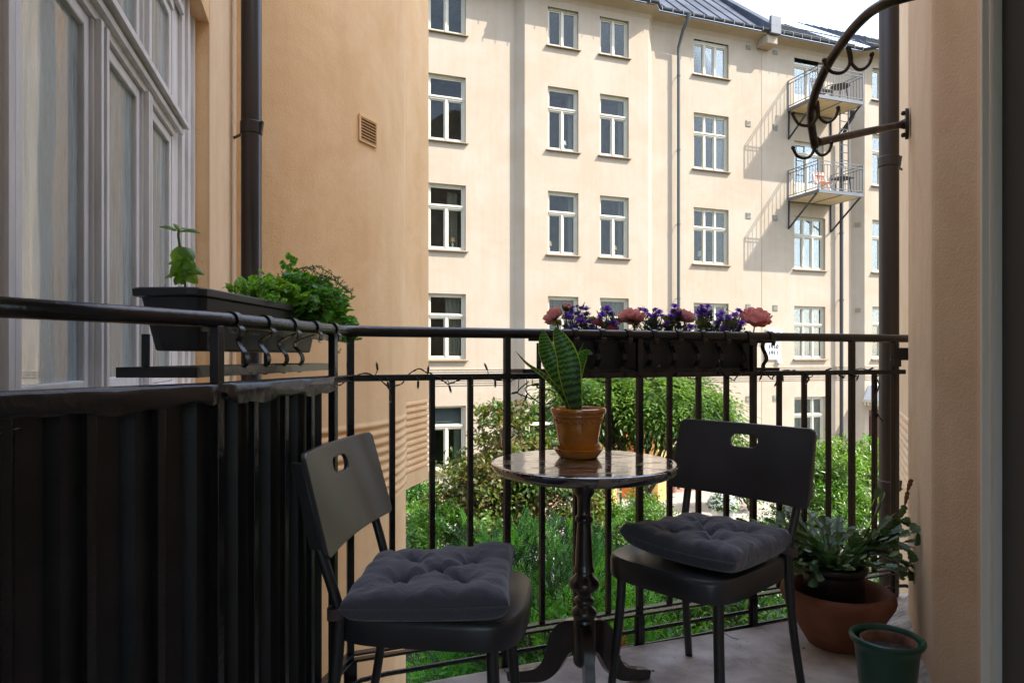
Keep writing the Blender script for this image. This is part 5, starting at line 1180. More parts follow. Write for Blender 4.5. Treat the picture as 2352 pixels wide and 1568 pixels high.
def leafm(name, col, *a, **k): return lf0(name, (col[0] * .70, col[1] * .74, col[2] * .5), *a, **k)
LM = {
 'bronze': [leafm('olive_leaves', (0.17, 0.21, 0.045)), leafm('bronze_leaves', (0.20, 0.15, 0.06)), leafm('mid_green_leaves', (0.09, 0.17, 0.035))],
 'tree': [leafm('tree_leaves', (0.085, 0.17, 0.045), rough=.35), leafm('tree_leaves_light', (0.16, 0.27, 0.06), rough=.35)],
 'laurel': [leafm('laurel_leaves', (0.055, 0.16, 0.025), rough=.25), leafm('laurel_leaves_new', (0.15, 0.32, 0.04), rough=.3)],
 'rhodo': [leafm('rhododendron_leaves', (0.11, 0.20, 0.05), rough=.3), leafm('rhododendron_leaves_light', (0.22, 0.32, 0.09), rough=.3)],
 'yew': [leafm('yew_needles', (0.09, 0.32, 0.05), rough=.6, trans=.2), leafm('yew_needles_new', (0.21, 0.55, 0.07), rough=.5), leafm('yew_needles_old', (0.018, 0.07, 0.014), rough=.6, trans=.15)],
}
leafm = lf0
def shrub(name, label, cat, base, ells, nclump, nleaf, ln, wd, mats, seed, spread=.16, droop=.1, trunk=.05, stems=5, asp=.55, group=None, clumpmode='leaf'):
    """ells: list of (center, radii). foliage grows in clumps on the ellipsoids, each reached by a twig"""
    r = np.random.default_rng(seed); t = thing(name, label, cat, base, group=group)
    cl = []; sizes = [e[1][0] * e[1][1] * e[1][2] for e in ells]; tot = sum(sizes)
    for (c, rd), sz in zip(ells, sizes):
        k = max(4, int(nclump * sz / tot)); d = rdir(k, r); d[:, 2] = np.where(d[:, 2] < -.55, -d[:, 2], d[:, 2])
        rr_ = r.uniform(.35, 1.0, k) ** .6 * (1 + .14 * np.sin(d[:, 0] * 5 + seed) * np.sin(d[:, 2] * 4 + seed)) * r.uniform(.88, 1.10, k)
        cl.append((np.array(c) + d * np.array(rd) * rr_[:, None], d, np.full(k, min(rd))))
    P = np.concatenate([c[0] for c in cl]); Dn = np.concatenate([c[1] for c in cl]); R_ = np.concatenate([c[2] for c in cl]); K = len(P)
    # trunk and limbs
    b = MB(); B0 = Vector(base); cen = Vector(tuple(np.mean([e[0] for e in ells], axis=0))); fork = B0.lerp(cen, .45)
    for i in range(stems):
        e = Vector(P[r.integers(K)]); f = fork + Vector(r.normal(size=3) * .12 * min(ells[0][1])); mid = f.lerp(e, .5) + Vector(r.normal(size=3) * .08)
        b.tube(bez([B0 + Vector((r.normal() * .04, r.normal() * .04, 0)), B0.lerp(f, .6) + Vector(r.normal(size=3) * .05), f, mid, e], 3), [trunk * (1 - .85 * q / 12) for q in range(13)], 7)
    b.build('trunk', 'bark', t, smooth='full')
    b = MB()
    for i in r.choice(K, min(K, 90), replace=False):
        e = Vector(P[i]); s_ = fork.lerp(e, .45) + Vector(r.normal(size=3) * .06); b.tube([s_, s_.lerp(e, .5) + Vector((0, 0, .03)), e], [trunk * .22, trunk * .14, trunk * .05], 5)
    b.build('twigs', 'bark', t, smooth='full', kind='stuff')
    per = nleaf // K; mi = r.integers(0, 100, K)
    for q, m in enumerate(mats):
        sel = np.where((mi % len(mats)) == q)[0]
        if not len(sel): continue
        if clumpmode == 'leaf':
            n = len(sel) * per; ci = np.repeat(sel, per); C = P[ci] + r.normal(size=(n, 3)) * (R_[ci] * spread)[:, None] * np.array([1, 1, .7])
            A = Dn[ci] * .5 + rdir(n, r) * .9 + np.array([0, 0, .15 - droop]); Nn = Dn[ci] * .6 + np.array([0, 0, .9]) + rdir(n, r) * .55
            V, F = leafcloud(C, A, Nn, ln * r.uniform(.6, 1.25, n), wd * r.uniform(.7, 1.2, n))
        elif clumpmode == 'pinnate':
            fr = max(1, per // 11); Vs = []; n = len(sel) * fr; ci = np.repeat(sel, fr)
            O = P[ci] + r.normal(size=(n, 3)) * (R_[ci] * spread)[:, None]; A = Dn[ci] * .8 + rdir(n, r) * .7; A[:, 2] = A[:, 2] * .4 - droop; A /= np.linalg.norm(A, axis=1, keepdims=True)
            up = np.tile([0, 0, 1.0], (n, 1)) + rdir(n, r) * .3; S_ = np.cross(A, up); S_ /= np.linalg.norm(S_, axis=1, keepdims=True); Lf = ln * 4.2
            Cs, As, Ns = [], [], []
            for k in range(11):
                u = (k // 2 + .6) / 5.8; sg = 1 if k % 2 else -1
                if k == 10: sg = 0; u = 1
                p = O + A * (Lf * u) - np.array([0, 0, 1]) * (Lf * .25 * u * u); Cs.append(p); As.append(A * .7 + S_ * sg * .9 - np.array([0, 0, .15])); Ns.append(up)
            V, F = leafcloud(np.concatenate(Cs), np.concatenate(As), np.concatenate(Ns), ln * r.uniform(.8, 1.15, n * 11), wd * r.uniform(.8, 1.1, n * 11), .12)
            # keep frond leaflets together is not needed; islands vary singly
        else:  # yew shoots
            sh = max(1, per // 13); n = len(sel) * sh; ci = np.repeat(sel, sh)
            O = P[ci] + r.normal(size=(n, 3)) * (R_[ci] * spread)[:, None]; A = Dn[ci] * .9 + np.array([0, 0, .35]) + rdir(n, r) * .75; A /= np.linalg.norm(A, axis=1, keepdims=True)
            up = rdir(n, r); S_ = np.cross(A, up); S_ /= np.linalg.norm(S_, axis=1, keepdims=True); Lf = ln * 3.4; Cs, As, Ns = [], [], []
            for k in range(13):
                u = (k // 2) / 6.2; sg = 1 if k % 2 else -1
                if k == 12: sg = 0
                Cs.append(O + A * (Lf * u)[..., None] if hasattr(Lf, 'shape') else O + A * (Lf * u)); As.append(A * .75 + S_ * sg * .9 * (1 - .4 * u)); Ns.append(up)
            V, F = leafcloud(np.concatenate(Cs), np.concatenate(As), np.concatenate(Ns), ln * r.uniform(.8, 1.1, n * 13), wd, .1)
        rawmesh('foliage', V, F, m, t, kind='stuff')
    return t
shrub('leafy_shrub', 'tall loose olive-green shrub in front of the far ground-floor windows, left of the table', 'shrub', (-.35, 12.6, GR),
      [((-.35, 12.6, -1.75), (1.0, .95, 1.15)), ((.75, 12.8, -1.4), (.85, .9, .95)), ((-.1, 12.7, -.55), (.65, .7, .75)), ((-1.0, 12.6, -2.0), (.55, .6, .65)), ((1.4, 12.9, -2.0), (.6, .7, .7))], 330, 21000, .11, .06, LM['bronze'] + LM['bronze'][:1], 5, .15, .15, .07, 9)
shrub('courtyard_tree', 'small tree with drooping feathery leaves behind the amber pot and flower box', 'tree', (3.15, 16.2, GR),
      [((2.6, 16.2, .12), (1.5, 1.2, .42)), ((3.7, 16.0, .0), (1.2, 1.1, .45)), ((1.8, 16.4, -.7), (.6, .9, .55)), ((4.5, 15.9, -.6), (.6, .7, .35))], 150, 26000, .16, .055, LM['tree'], 9, .24, .25, .10, 12, clumpmode='pinnate')
shrub('round_bush', 'round green bush beneath the tabletop edge, left of the paved area', 'shrub', (2.55, 13.8, GR), [((2.55, 13.8, -2.75), (.95, .9, 1.0)), ((1.7, 13.2, -2.6), (.6, .6, .8))], 220, 15000, .07, .035, LM['bronze'][2:] + LM['laurel'][1:], 12, .14)
shrub('laurel_bush', 'glossy laurel bush at the foot of the oriel on the left', 'shrub', (-1.35, 11.8, GR), [((-1.40, 11.8, -2.45), (.55, .6, .95)), ((-.6, 11.2, -2.9), (.8, .7, .75)), ((-1.95, 14.2, -2.3), (.6, .6, .9))], 190, 13000, .10, .035, LM['laurel'], 14, .16)
shrub('rhododendron', 'large rhododendron with pale whorled leaves below the entrance canopy', 'shrub', (8.0, 17.2, GR), [((7.8, 17.4, -2.5), (1.15, 1.0, 1.4)), ((9.0, 17.9, -2.4), (.9, .9, 1.3)), ((7.9, 16.2, -3.0), (1.1, .7, .8))], 260, 17000, .16, .05, LM['rhodo'] + LM['laurel'][1:], 17, .17)
shrub('small_laurel', 'low dark-green bush seen through the handle slot of the right chair', 'shrub', (7.4, 21.2, GR), [((7.3, 21.2, -2.9), (1.1, .8, 1.15))], 90, 5000, .13, .05, LM['laurel'], 19, .2)
shrub('fern_thicket', 'dense mid-green thicket filling the garden floor behind the yew', 'shrub', (2.0, 10.2, GR), [((.2, 10.4, -3.2), (1.2, .9, .75)), ((2.0, 10.6, -3.1), (1.1, .9, .8)), ((3.6, 10.4, -3.1), (1.1, .9, .85))], 300, 14000, .12, .05, LM['laurel'] + LM['bronze'][2:], 51, .2)
shrub('box_bush', 'clipped dark bush in front of the paved area, behind the right chair', 'shrub', (5.2, 13.4, GR), [((4.9, 13.4, -3.0), (.9, .8, .85)), ((6.6, 14.0, -3.1), (.9, .8, .8))], 200, 11000, .07, .04, LM['laurel'][:1] + LM['bronze'][2:], 53, .15)
shrub('yew_bush', 'bright feathery green yew between the table column and the left chair', 'shrub', (.45, 7.6, GR), [((.35, 7.7, -2.30), (1.05, .95, 1.55)), ((1.0, 7.4, -2.75), (.8, .8, 1.25)), ((-.45, 7.9, -2.9), (.7, .8, 1.0))], 520, 62000, .052, .016, LM['yew'], 21, .11, clumpmode='yew')
shrub('laurel_hedge', 'long-leaved laurel hedge just outside the balcony floor edge on the right', 'hedge', (2.4, 6.6, GR), [((2.0, 6.7, -2.5), (.9, .7, 1.0)), ((3.2, 7.0, -2.4), (1.0, .7, 1.05)), ((4.3, 7.5, -2.3), (.9, .7, 1.0)), ((1.0, 6.4, -3.0), (.7, .6, .7))], 330, 15000, .105, .034, LM['laurel'], 23, .15)
dry = leafm('dry_orange_needles', (0.42, 0.12, 0.02), .3, .3)
shrub('dead_yew_shoot', 'dead orange-brown yew shoots beside the table column', 'shrub', (1.02, 6.75, -3.4), [((1.0, 6.75, -2.05), (.06, .06, .28)), ((.92, 6.8, -2.35), (.09, .06, .1))], 26, 2200, .04, .009, [dry], 25, .5, trunk=.01, stems=3, clumpmode='yew')
gc = RNG.normal(size=(2600, 3)); gx_ = RNG.uniform(-1.8, 7.5, 2600); gy_ = RNG.uniform(6, 15, 2600); gc = np.stack([gx_, gy_, np.full(2600, GR + .02) + RNG.uniform(0, .12, 2600)], 1)
gcr = np.repeat(gc, 9, axis=0) + RNG.normal(size=(2600 * 9, 3)) * .09; gcr[:, 2] = np.maximum(gcr[:, 2], GR)
V, F = leafcloud(gcr, rdir(len(gcr), RNG) + np.array([0, 0, .6]), rdir(len(gcr), RNG) * .5 + np.array([0, 0, 1]), .10, .05)
o = rawmesh('ground_cover', V, F, LM['laurel'][0], None, kind='stuff'); setp(o, 'low leafy ground cover over the soil of the courtyard garden', 'ground cover')
# white flowers in a tub, lanterns, garden chair
t = thing('flower_tub', 'white tub of small white flowers standing on the pavers', 'flower pot', (6.05, 19.6, GR + .06))
MB().prism([(5.8, 19.35), (6.3, 19.35), (6.3, 19.85), (5.8, 19.85)], GR + .06, GR + .46).build('tub', 'white', t, bevel=.02)
MB().prism([(5.83, 19.38), (6.27, 19.38), (6.27, 19.82), (5.83, 19.82)], GR + .465, GR + .47).build('soil', 'soil', t)
fb = thing('white_flower_bush', 'rounded bush of small white blossoms growing in the white tub', 'plant', (6.05, 19.6, GR + .47))
r = np.random.default_rng(4); d = rdir(2200, r); d[:, 2] = np.abs(d[:, 2]); C = np.array([6.05, 19.6, GR + .5]) + d * np.array([.42, .4, .42]) * (r.uniform(.5, 1, 2200) ** .5)[:, None]
V, F = leafcloud(C, d + rdir(2200, r) * .8, d + [0, 0, .5], .075, .035); rawmesh('foliage', V, F, LM['laurel'][1], fb, kind='stuff')
d = rdir(420, r); d[:, 2] = np.abs(d[:, 2]); C = np.array([6.05, 19.6, GR + .5]) + d * np.array([.45, .43, .46])
V, F = leafcloud(np.repeat(C, 4, axis=0), rdir(1680, r), np.repeat(d, 4, axis=0), .035, .03); rawmesh('blossom', V, F, 'white', fb, kind='stuff')
lgm = glass('lantern_glass', gain=1.5)
def lantern(x, y, h, label):
    t = thing('garden_lantern', label, 'lantern', (x, y, GR), group='garden lantern posts'); z = GR + h
    MB().tube([(x, y, GR), (x, y, z)], .03, 10).build('pole', 'grey_steel', t, smooth=True)
    MB().lathe([(.03, 0), (.08, .02), (.085, .03), (.06, .035)], (x, y, z), 6).build('base', 'grey_steel', t)
    for k in range(6): a = PI * k / 3 + .3; MB().bar((x + .06 * math.cos(a), y + .06 * math.sin(a), z + .03), (x + .09 * math.cos(a), y + .09 * math.sin(a), z + .22), .012).build('frame_bar', 'grey_steel', t)
    MB().lathe([(.055, .035), (.085, .22)], (x, y, z), 6).build('glass', lgm, t)
    MB().lathe([(.12, .22), (.11, .24), (.04, .31), (.02, .33), (.022, .36), (.001, .40)], (x, y, z), 12).build('cap', 'white', t, smooth=True)
lantern(3.42, 17.2, 2.45, 'white-capped lantern in front of the yellow wall, right one of the two'); lantern(2.80, 17.6, 2.35, 'dark lantern half hidden by the table edge, left one of the two')
t = thing('garden_chair', 'white slatted garden chair standing in the garden beyond the yew', 'chair', (.42, 12.0, -2.85), rad(-25), local=True)
for i in range(7): MB().bar((-.24 + i * .08, .22, .38), (-.24 + i * .08, .34, .92), .035, .012).build('slat', 'white', t)
MB().bar((-.26, .34, .93), (.26, .34, .93), .03, .05).build('top_rail', 'white', t)
for i in range(5): MB().bb((-.26, -.2 + i * .085, .36), (.26, -.14 + i * .085, .375)).build('slat', 'white', t)
for (x, y) in ((-.24, -.2), (.24, -.2), (-.24, .2), (.24, .2)): MB().bar((x, y, -.95), (x, y, .36), .035).build('leg', 'white', t)
# ================================================================ christmas cactus
cac = leafm('cactus_segments', (0.06, 0.115, 0.045), .35, .18, rough=.35); cac2 = leafm('cactus_segments_red', (0.13, 0.05, 0.03), .3, .2, rough=.4)
ct = thing('christmas_cactus', 'sprawling holiday cactus with flat notched segments in the black pot', 'plant', (1.18, 2.505, .263))
def seg_mesh(b, p, d, nrm, L_, Wd_):
    d = d.normalized(); s = d.cross(nrm)
    if s.length < 1e-3: s = Vector((1, 0, 0))
    s.normalize(); n_ = s.cross(d)
    out = [(-.0, .10), (.16, .32), (.30, .40), (.36, .34), (.48, .50), (.62, .54), (.70, .40), (.82, .58), (.93, .42), (1.0, .12)]
    vs = [p]; mid = []
    R_ = [p + d * (u * L_) + s * (w * Wd_) + n_ * (abs(w) * .12 * Wd_) for (u, w) in out]; Lf = [p + d * (u * L_) - s * (w * Wd_) + n_ * (abs(w) * .12 * Wd_) for (u, w) in out]
    Cn = [p + d * (u * L_) - n_ * (.06 * Wd_) for (u, w) in out]
    k = len(out); vs = R_ + Cn + Lf; fs = []
    for i in range(k - 1): fs.append((i, i + 1, k + i + 1, k + i)); fs.append((k + i, k + i + 1, 2 * k + i + 1, 2 * k + i))
    b.add(vs, fs); return p + d * (L_ * .96)
rr = random.Random(31); nbr = 0
def branch(az, el, n, start=None, m=cac, L_=.043, bend=-.13, sc=1.0):
    global nbr
    b = MB(); p = start or Vector((1.18 + .05 * math.cos(az) * rr.random(), 2.505 + .05 * math.sin(az), .262 + .01)); tips = []
    for i in range(n):
        d = Vector((math.cos(az) * math.cos(el), math.sin(az) * math.cos(el), math.sin(el))); nm = Vector((rr.gauss(0, .35), rr.gauss(0, .35), 1)) if abs(d.z) < .85 else Vector((rr.gauss(0, 1), rr.gauss(0, 1), .2))
        p2 = seg_mesh(b, p, d, nm, L_ * rr.uniform(.85, 1.15) * sc, .026 * sc * rr.uniform(.85, 1.15))
        if i > 1 and rr.random() < .55 and n > 3: tips.append((p2.copy(), az + rr.uniform(-.9, .9), el + rr.uniform(-.5, .4)))
        p = p2; el += bend * rr.uniform(.4, 1.6); az += rr.gauss(0, .13); el = max(el, -1.45)
    b.build('segment_branch', m, ct); nbr += 1
    for (q, a, e) in tips:
        if nbr < 270: branch(a, e, rr.randint(1, 3), q, m)
for i in range(74):
    az = 2 * PI * i / 74 + rr.uniform(-.1, .1); fr_ = math.sin(az) < -.3; branch(az, rr.uniform(.55, 1.25), rr.randint(3, 5) if fr_ else rr.randint(5, 8), bend=-.20 if fr_ else -.24)
for i in range(15): branch(rr.uniform(2.6, 3.6), rr.uniform(.6, 1.0), rr.randint(6, 8), bend=-.18)
branch(.15, .95, 7, bend=.05, L_=.05); branch(.05, .8, 7, bend=.07, L_=.05); branch(.1, .75, 6, bend=-.04, L_=.05); branch(-.1, .6, 6, bend=-.1, L_=.05)
# reddish upright tip against the pillar
def chain(P, m, k):
    b = MB()
    for i in range(len(P) - 1):
        a_ = W(*P[i]); c_ = W(*P[i + 1]); seg_mesh(b, a_, c_ - a_, Vector((rr.gauss(0, .5), -1, .2)), (c_ - a_).length * 1.03, .027 * k)
    b.build('segment_branch', m, ct)
chain([(1965, 1262, 2.48), (1990, 1238, 2.46), (2018, 1222, 2.44), (2045, 1214, 2.42), (2068, 1196, 2.40)], cac, 1.05)
chain([(2045, 1214, 2.42), (2066, 1190, 2.41), (2078, 1160, 2.41)], cac, 1)
chain([(2078, 1160, 2.41), (2084, 1128, 2.41), (2092, 1100, 2.40)], cac2, .85)
chain([(2068, 1196, 2.40), (2092, 1200, 2.36), (2108, 1222, 2.33), (2106, 1252, 2.33)], cac, 1.2)
chain([(2030, 1250, 2.43), (2062, 1246, 2.38), (2088, 1262, 2.35), (2100, 1290, 2.34)], cac, 1.1)
# ================================================================ flowers on the front railing
def petal(b, c, ax, out, L_, Wd_, f0, f1=None):
    """petal following an arc: starts at angle f0 over the outward direction and ends at f1 (radians)"""
    if f1 is None: f1 = f0 + 1.0
    ax = Vector(ax).normalized(); out = Vector(out).normalized(); s = ax.cross(out).normalized(); G = []; p = Vector(c); n = 7
    for i in range(n):
        u = i / (n - 1); fi = f0 + (f1 - f0) * u; w = Wd_ * (math.sin(min(1, u * .78 + .14) * PI) ** .5); d = out * math.cos(fi) + ax * math.sin(fi); nr = out * -math.sin(fi) + ax * math.cos(fi)
        G.append([p + s * (a * w * .5) + nr * (a * a * w * .26) + nr * (.02 * w * math.sin(a * 7 + i * 2.1)) for a in (-1, -.6, -.2, .2, .6, 1)]); p = p + d * (L_ / (n - 1))
    b.grid(G)
rpk = mat('pink_petals', (0.74, 0.31, 0.32), .55, col2=(0.80, 0.42, 0.36), vscale=30, trans=.35, tm=(1.2, 1.1, 1.1)); rpd = mat('deep_pink_petals', (0.62, 0.13, 0.17), .55, tm=(1.2, 1, 1), col2=(.74, .26, .25), vscale=30, trans=.4)
flf = leafm('flower_leaves', (0.09, 0.13, 0.03), .3, .35); bst = mat('brownish_stem', (0.07, 0.075, 0.03), .7)
def ranunculus(px, py, dpx, label, o=.10, tilt=(0, -1), open_=1.0, m=None, seed=0, bud=False):
    dpx *= .74
    r = (px - 1176) / 1568; q0 = FP(0, o); kk = .3960; X = (q0[1] - kk * q0[0]) * r / (1 - kk * r); Z = (q0[1] - kk * q0[0]) + kk * X
    c = Vector((X, Z, CAMH + (818 - py) / 1568 * Z)); D = dpx / 1568 * Z; rr = random.Random(seed)
    t = thing('ranunculus', label, 'flower', (c.x, c.y, 1.11), group='pink ranunculus in the flower box')
    ax = Vector((rr.uniform(-.25, .25) + tilt[0], tilt[1] * .45, 1)).normalized()
    st = c - ax * D * .24; b0 = Vector((c.x + rr.uniform(-.03, .03), c.y + .0, 1.115))
    MB().tube(bez([b0, b0.lerp(st, .5) + Vector((rr.uniform(-.01, .01), 0, 0)), st], 5), .0028, 7).build('stem', bst, t, smooth='full')
    u1 = ax.orthogonal().normalized(); u2 = ax.cross(u1); b = MB()
    if bud:
        for k in range(5): a = 2 * PI * k / 5; petal(b, st, ax, u1 * math.cos(a) + u2 * math.sin(a), D * 1.1, D * .8, .3, 1.9)
        b.build('bud', flf, t, smooth='full'); b = MB()
        for k in range(5): a = 2 * PI * k / 5 + .6; petal(b, st + ax * D * .10, ax, u1 * math.cos(a) + u2 * math.sin(a), D * 1.15, D * .5, .4, 2.0)
        b.build('bloom', rpk, t, smooth='full'); return t
    fl_ = open_ - 1
    for ring, (n, rad_, ln_, f0, f1, wd_) in enumerate(((5, .02, .50, .75, 2.5, .34), (6, .05, .58, .55, 2.25, .42), (7, .07, .64, .30, 2.0 - fl_ * .5, .50), (8, .09, .68, .08, 1.65 - fl_ * .9, .56), (8, .09, .66, -.12, 1.15 - fl_ * .9, .58), (7, .08, .58, -.35, .75 - fl_ * .7, .56))):
        for k in range(n):
            a = 2 * PI * k / n + ring * .5 + rr.uniform(-.18, .18); out = u1 * math.cos(a) + u2 * math.sin(a)
            petal(b, st + out * (rad_ * D) + ax * D * .012 * (5 - ring), ax, out, D * ln_ * rr.uniform(.9, 1.1), D * wd_, f0 + rr.uniform(-.12, .12), f1 + rr.uniform(-.15, .15))
    b.build('bloom', m or rpk, t, smooth='full')
    b = MB()
    for k in range(4): a = 2 * PI * k / 4; petal(b, st - ax * D * .03, ax, u1 * math.cos(a) + u2 * math.sin(a), D * .32, D * .2, -.2, .5)
    b.build('sepals', flf, t, smooth='full')
    return t
ranunculus(1269, 724, 56, 'large pale pink ranunculus at the left end of the flower row, seen from the side', tilt=(-.7, .6), seed=1)
ranunculus(1300, 711, 26, 'green-pink ranunculus bud just right of the leftmost bloom', seed=2, bud=True)
ranunculus(1373, 740, 34, 'coral ranunculus low among the purple asters left of the paired window', m=rpd, seed=3, tilt=(.5, -.3))
ranunculus(1403, 754, 34, 'coral ranunculus half sunk behind the handrail', m=rpd, seed=4)
ranunculus(1450, 725, 62, 'flat wide-open pink ranunculus on a bare stem in the middle of the row', seed=5, open_=1.7, tilt=(0, .5))
ranunculus(1574, 724, 56, 'pink ranunculus mixed with purple asters right of the middle', seed=6, tilt=(.2, -.6))
ranunculus(1737, 727, 76, 'largest ranunculus, salmon pink, at the right end of the flower box', seed=7, open_=1.3, tilt=(.2, -.9))
apu = mat('purple_ray_petals', (0.27, 0.09, 0.60), .6, island=.35, trans=.35, tm=(1.2, 1, 1.3)); aye = mat('aster_centre', (0.10, .03, .16), .8)
def aster_plant(heads, label, seed, x0, x1):
    rr = random.Random(seed); q0 = FP(0, .115); heads = heads + [(h[0] + rr.uniform(-13, 13), h[1] + rr.uniform(3, 26)) for h in heads]
    def at(px, py, o=.115):
        q = FP(0, o); r = (px - 1176) / 1568; k0 = q[1] - .396 * q[0]; X = k0 * r / (1 - .396 * r); Z = k0 + .396 * X; return Vector((X, Z, CAMH + (818 - py) / 1568 * Z))
    xm = sum(h[0] for h in heads) / len(heads); base = at(xm, 775); base.z = 1.11
    t = thing('purple_aster', label, 'flower', base, group='purple asters in the flower box'); st = MB(); lv = []
    for (px, py) in heads:
        c = at(px, py, rr.uniform(.07, .16)); D = rr.uniform(.0185, .0235); b = MB(); nrm = Vector((rr.uniform(-.4, .4), rr.uniform(-.9, .1), 1)).normalized(); u1 = nrm.orthogonal().normalized(); u2 = nrm.cross(u1)
        for ring, (n, el, l_) in enumerate(((22, .15, 1.0), (18, .55, .85), (12, 1.0, .6))):
            for k in range(n):
                a = 2 * PI * k / n + rr.uniform(-.12, .12); e = el + rr.uniform(-.18, .18); o_ = u1 * math.cos(a) + u2 * math.sin(a); d = o_ * math.cos(e) + nrm * math.sin(e); s = nrm.cross(o_) * (D * .14); L_ = D * l_ * rr.uniform(.85, 1.15)
                b.add([c - s * .4, c + d * L_ * .6 - s, c + d * L_, c + d * L_ * .6 + s], [(0, 1, 2, 3)])
        hd = b.build('flower_head', apu, t); MB().lathe([(.001, -.004), (.004, -.002), (.0045, .002), (.001, .004)], c, 8).build('disc', aye, hd)
        f = base + Vector((rr.uniform(-.02, .02) + (c.x - base.x) * .35, rr.uniform(-.015, .015), .0)); P = bez([f, f.lerp(c, .5) + Vector((rr.gauss(0, .008), rr.gauss(0, .006), -.004)), c - nrm * .006], 4); st.tube(P, [.0016] * len(P), 5); lv += P
        for _ in range(3):   # side twigs with closed buds
            p = P[rr.randint(3, len(P) - 2)]; e = p + Vector((rr.gauss(0, .016), rr.gauss(0, .012), rr.uniform(.006, .026))); st.tube([p, e], .0010, 4); st.lathe([(.001, -.004), (.0036, -.001), (.0034, .003), (.001, .006)], e, 6); lv.append(e)
    st.build('stems', mat('aster_stem', (0.035, 0.06, 0.025), .7), t, smooth='full', kind='stuff')
    r = np.random.default_rng(seed); L3 = np.array([tuple(p) for p in lv]); C = L3[r.integers(0, len(L3), 260 + 30 * len(heads))] + r.normal(size=(260 + 30 * len(heads), 3)) * .004
    C[:, 2] = np.where(r.random(len(C)) < .5, C[:, 2], 1.12 + (C[:, 2] - 1.12) * r.random(len(C)))
    V, F = leafcloud(C, rdir(len(C), r) + [0, 0, .5], rdir(len(C), r), .020 * r.uniform(.6, 1.2, len(C)), .0042, .1); rawmesh('foliage', V, F, leafm('aster_leaves', (0.04, 0.075, 0.028), .3, .25), t, kind='stuff')
aster_plant([(1314, 709), (1305, 727), (1333, 709), (1346, 711), (1327, 721), (1352, 740), (1340, 748), (1320, 752), (1360, 752)], 'purple aster between the leftmost ranunculus and its bud', 41, 0, 0)
aster_plant([(1394, 709), (1384, 723), (1404, 722), (1400, 746), (1412, 752)], 'purple aster with two tall heads left of the flat pink bloom', 42, 0, 0)
aster_plant([(1470, 712), (1481, 714), (1489, 724), (1505, 712), (1514, 717), (1521, 727), (1534, 735), (1461, 738), (1497, 728), (1540, 732)], 'purple aster in the middle right of the flat pink bloom', 43, 0, 0)
aster_plant([(1550, 704), (1547, 715), (1559, 722), (1582, 723), (1541, 728), (1586, 752)], 'purple aster rising in front of the grey downpipe', 44, 0, 0)
aster_plant([(1611, 705), (1626, 704), (1618, 716), (1632, 719), (1612, 726), (1625, 724), (1658, 720), (1650, 726), (1671, 731)], 'densest purple aster right of the downpipe', 45, 0, 0)
aster_plant([(1696, 714), (1702, 719), (1688, 724), (1660, 738), (1672, 752), (1662, 753), (1690, 744)], 'purple aster next to the large salmon bloom', 46, 0, 0)
b = MB(); rr = random.Random(77)
bl = thing('box_leaves', 'lobed olive-green ranunculus leaves sprouting along the flower box', 'plant', FP(1.2, .11, 1.11))
for s_ in (.80, .86, .92, 1.01, 1.05, 1.10, 1.22, 1.27, 1.33, 1.38, 1.47, 1.54, 1.57):
    p0 = Vector(FP(s_ - .01, .09 + rr.uniform(0, .05), 1.11)); q = MB(); top = p0 + Vector((rr.uniform(-.03, .03), 0, rr.uniform(.045, .085)))
    q.tube([p0, p0.lerp(top, .6) + Vector((.004, 0, 0)), top], .0013, 5)
    for k in range(5):
        a = (k - 2) * .55; d = Vector((math.sin(a), rr.uniform(-.3, .3), math.cos(a))).normalized(); sd_ = Vector((math.cos(a), .2, -math.sin(a))); L_ = rr.uniform(.022, .034)
        q.add([top, top + d * L_ * .5 + sd_ * .007, top + d * L_ * .8 + sd_ * .009, top + d * L_ * .82 + sd_ * .003, top + d * L_, top + d * L_ * .82 - sd_ * .003, top + d * L_ * .8 - sd_ * .009, top + d * L_ * .5 - sd_ * .007], [tuple(range(8))])
    q.build('leaf', leafm('ranunculus_leaves', (0.16, 0.19, 0.04), .2, .45) if s_ < .81 else bpy.data.materials['ranunculus_leaves'], bl)
# ================================================================ herbs in the left box
bas = mat('basil_leaves', (0.17, 0.34, 0.03), .42, col2=(0.24, 0.42, 0.04), vscale=30, trans=.45, bump=.3, bscale=150)
bas2 = mat('basil_leaves_dark', (0.085, 0.22, 0.02), .35, col2=(0.14, 0.30, 0.03), vscale=30, trans=.35, bump=.3, bscale=150)
bt_p = W(418, 650, 1.72); bt = thing('basil_plant', 'single tall basil plant with cupped bright green leaves in the herb box', 'plant', (bt_p.x, bt_p.y, 1.19))
def bleaf(c, tip, Wd_, nrm, cup=.35):
    c = Vector(c); tip = Vector(tip); d = (tip - c); L_ = d.length; d.normalize(); s = d.cross(Vector(nrm)).normalized(); n_ = s.cross(d); G = []
    for i in range(11):
        u = i / 10; w = Wd_ * (math.sin(PI * u ** .8) ** .75) * .5; p = c + d * (L_ * u) + n_ * (L_ * .16 * math.sin(PI * u))
        G.append([p + s * (a * w) - n_ * (abs(a) ** 1.5 * w * cup) + n_ * (.03 * w * math.sin(u * 30) * abs(a)) for a in (-1, -.66, -.33, 0, .33, .66, 1)])
    MB().grid(G).build('leaf', random.choice((bas, bas2)), bt, smooth='full')
Zb = 1.72
def B_(x, y, dz=0): return W(x, y, Zb + dz)
MB().tube(bez([B_(425, 660), B_(424, 620), B_(417, 585), B_(410, 545), B_(411, 527)], 4), [.0032] * 17, 8).build('stem', 'stem', bt, smooth='full')
